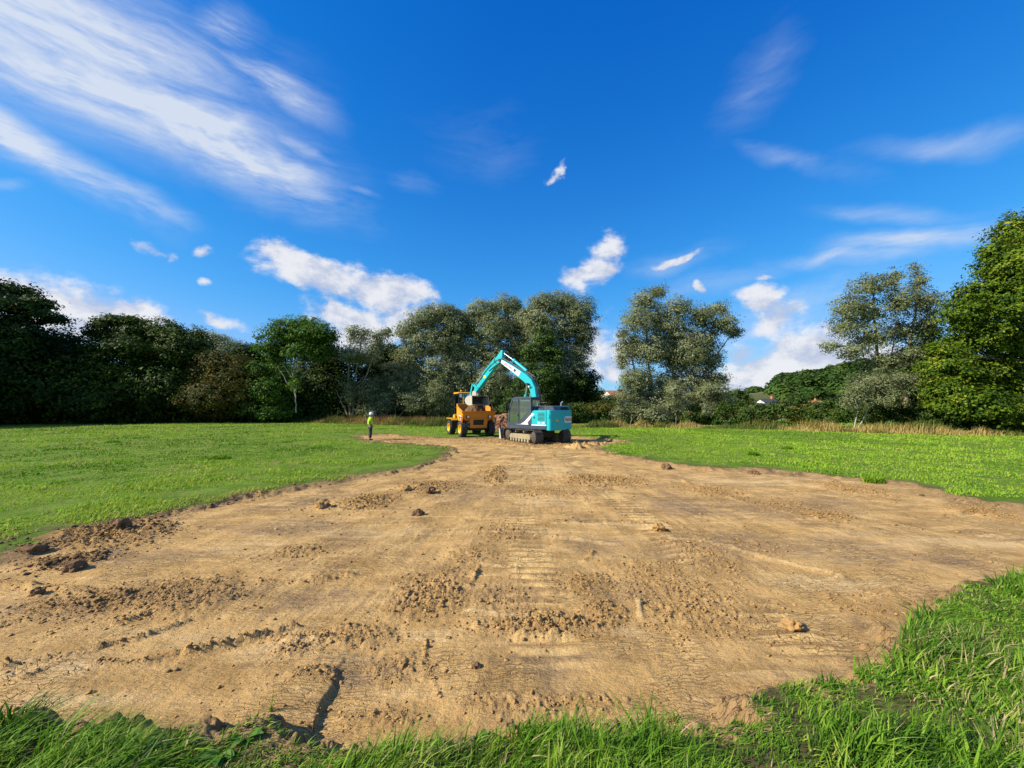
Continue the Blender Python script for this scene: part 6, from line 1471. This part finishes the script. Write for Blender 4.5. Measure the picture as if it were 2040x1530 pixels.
#            back top            back bottom        front lip           floor front
yb, yf, yl = 1.10, 1.26, 1.0
V = [(.35, -yb, 2.30), (.35, yb, 2.30), (.45, -.95, 1.15), (.45, .95, 1.15), (2.08, -yf, 1.78), (2.08, yf, 1.78), (1.55, -.92, 1.10), (1.55, .92, 1.10), (.95, -1.20, 2.08), (.95, 1.20, 2.08)]
sk = shell_((V, [(0, 1, 3, 2), (2, 3, 7, 6), (6, 7, 5, 4), (0, 2, 6, 4, 8), (1, 9, 5, 7, 3)]), .05, 'skip', P_yel_shade, du)
b = MB(); b.tube([(.35, -yb, 2.31), (.35, yb, 2.31)], .04); b.box(.31, .40, -1.14, -1.02, 2.0, 2.33); b.box(.31, .40, 1.02, 1.14, 2.0, 2.33); b.build('rear_rim', P_yel, sk, bevel=.01)
b = MB(); b.tube([(.35, -yb, 2.31), (.95, -1.20, 2.09), (2.08, -yf, 1.79), (2.08, yf, 1.79), (.95, 1.20, 2.09), (.35, yb, 2.31)], .035); b.build('rim', P_yel_shade, sk)
for s in (1, -1):
    sp = MB().prism([(.55, 2.06), (2.00, 1.76), (1.86, 1.30), (1.62, .86), (1.38, .86), (.90, 1.25), (.55, 1.50)], *sorted((s * 1.12, s * 1.20))).build('side_panel', P_yel, sk, bevel=.015)
    if s < 0:
        MB().faces([(.95, -1.206, 1.62), (1.85, -1.206, 1.52), (1.66, -1.206, 1.00), (1.46, -1.206, 1.00)], [(0, 1, 2, 3)]).build('red_sign', P_red, sp)
        MB().faces([(1.08, -1.210, 1.555), (1.72, -1.210, 1.485), (1.70, -1.210, 1.415), (1.11, -1.210, 1.475)], [(0, 1, 2, 3)]).build('white_band', P_white, sp)
        text_mesh('9', .30, lambda a, b_: V3((1.50 - -a, -1.211, 1.23 + b_)), 'sign_lettering', P_white, sp)
# front face under the lip, with its recess, lamps and cross member
fp = MB().faces([(2.02, -1.22, 1.74), (2.02, 1.22, 1.74), (1.86, 1.06, 1.22), (1.86, -1.06, 1.22), (1.90, -1.22, 1.74), (1.90, 1.22, 1.74), (1.74, 1.06, 1.22), (1.74, -1.06, 1.22)], [(0, 1, 2, 3), (4, 5, 6, 7), (0, 1, 5, 4), (1, 2, 6, 5), (2, 3, 7, 6), (3, 0, 4, 7)]).build('front_plate', P_yel_shade, sk, bevel=.01)
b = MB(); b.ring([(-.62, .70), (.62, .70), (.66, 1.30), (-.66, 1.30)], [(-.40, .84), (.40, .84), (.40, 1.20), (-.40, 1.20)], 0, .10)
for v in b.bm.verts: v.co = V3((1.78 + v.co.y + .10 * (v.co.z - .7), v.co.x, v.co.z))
b.build('front_frame', P_yel_shade, fp, bevel=.01)
MB().box(1.70, 1.74, -.42, .42, .82, 1.22).build('grille', P_black, fp)
b = MB()
for k in range(5): b.box(1.74, 1.76, -.40, .40, .87 + k * .07, .885 + k * .07)
b.build('grille_bar', P_mud_shade, fp)
for s in (1, -1):
    h_ = MB().box(1.88, 1.98, s * .80 - .13, s * .80 + .13, 1.30, 1.54).build('headlight', P_black, fp, bevel=.03)
    MB().cyl((1.98, s * .80, 1.42), (2.0, s * .80, 1.42), .085, None, 18).build('lens', P_lamp, h_)
b = MB(); b.box(1.62, 1.86, -.64, .64, .62, .70); b.build('cross_member', P_yel_shade, fp, bevel=.02)
ld = Matrix.Rotation(DR, 4, 'Z') @ V3((1.15, 0, 0))
mound('skip_load', 'brown soil heaped inside the skip of the dumper', 'soil', (DX + ld.x, DY + ld.y, DZ + 1.58), DR, .80, 1.02, .72, M_dark, 8, lumps=.5, nn=44)
# spoil heap between the machines
hx_, hy_ = gp(925 + 50, 848, .07)
HX, HY = (1000 - 1020) / F * 37, 37.0
mound('spoil_heap', 'red-brown heap of rubble and clods behind, between dumper and excavator', 'heap', (HX, HY, gz1(HX, HY) - .03), .2, 2.2, 1.7, 1.35, soil_mat('red_rubble', (.17, .070, .035), (.36, .20, .11), (.26, .125, .065)), 12, lumps=.55, nn=60)
nn_ = 900; a = rng.uniform(0, 6.28, nn_); q_ = rng.random(nn_) ** .6
X = HX + np.cos(a) * q_ * 2.0; Y = HY + np.sin(a) * q_ * 1.6
Z = gz1(HX, HY) + 1.35 * (1 - sstep(.25, 1.0, q_)) * .95
o = scatter_clods('heap_rubble', X, Y, rng.uniform(.05, .14, nn_), soil_mat('rubble_bits', (.16, .065, .035), (.40, .24, .14), (.28, .14, .08)), None, Z=Z)
tag(o, 'loose rubble and clods covering the red-brown heap', 'rubble', kind='stuff')
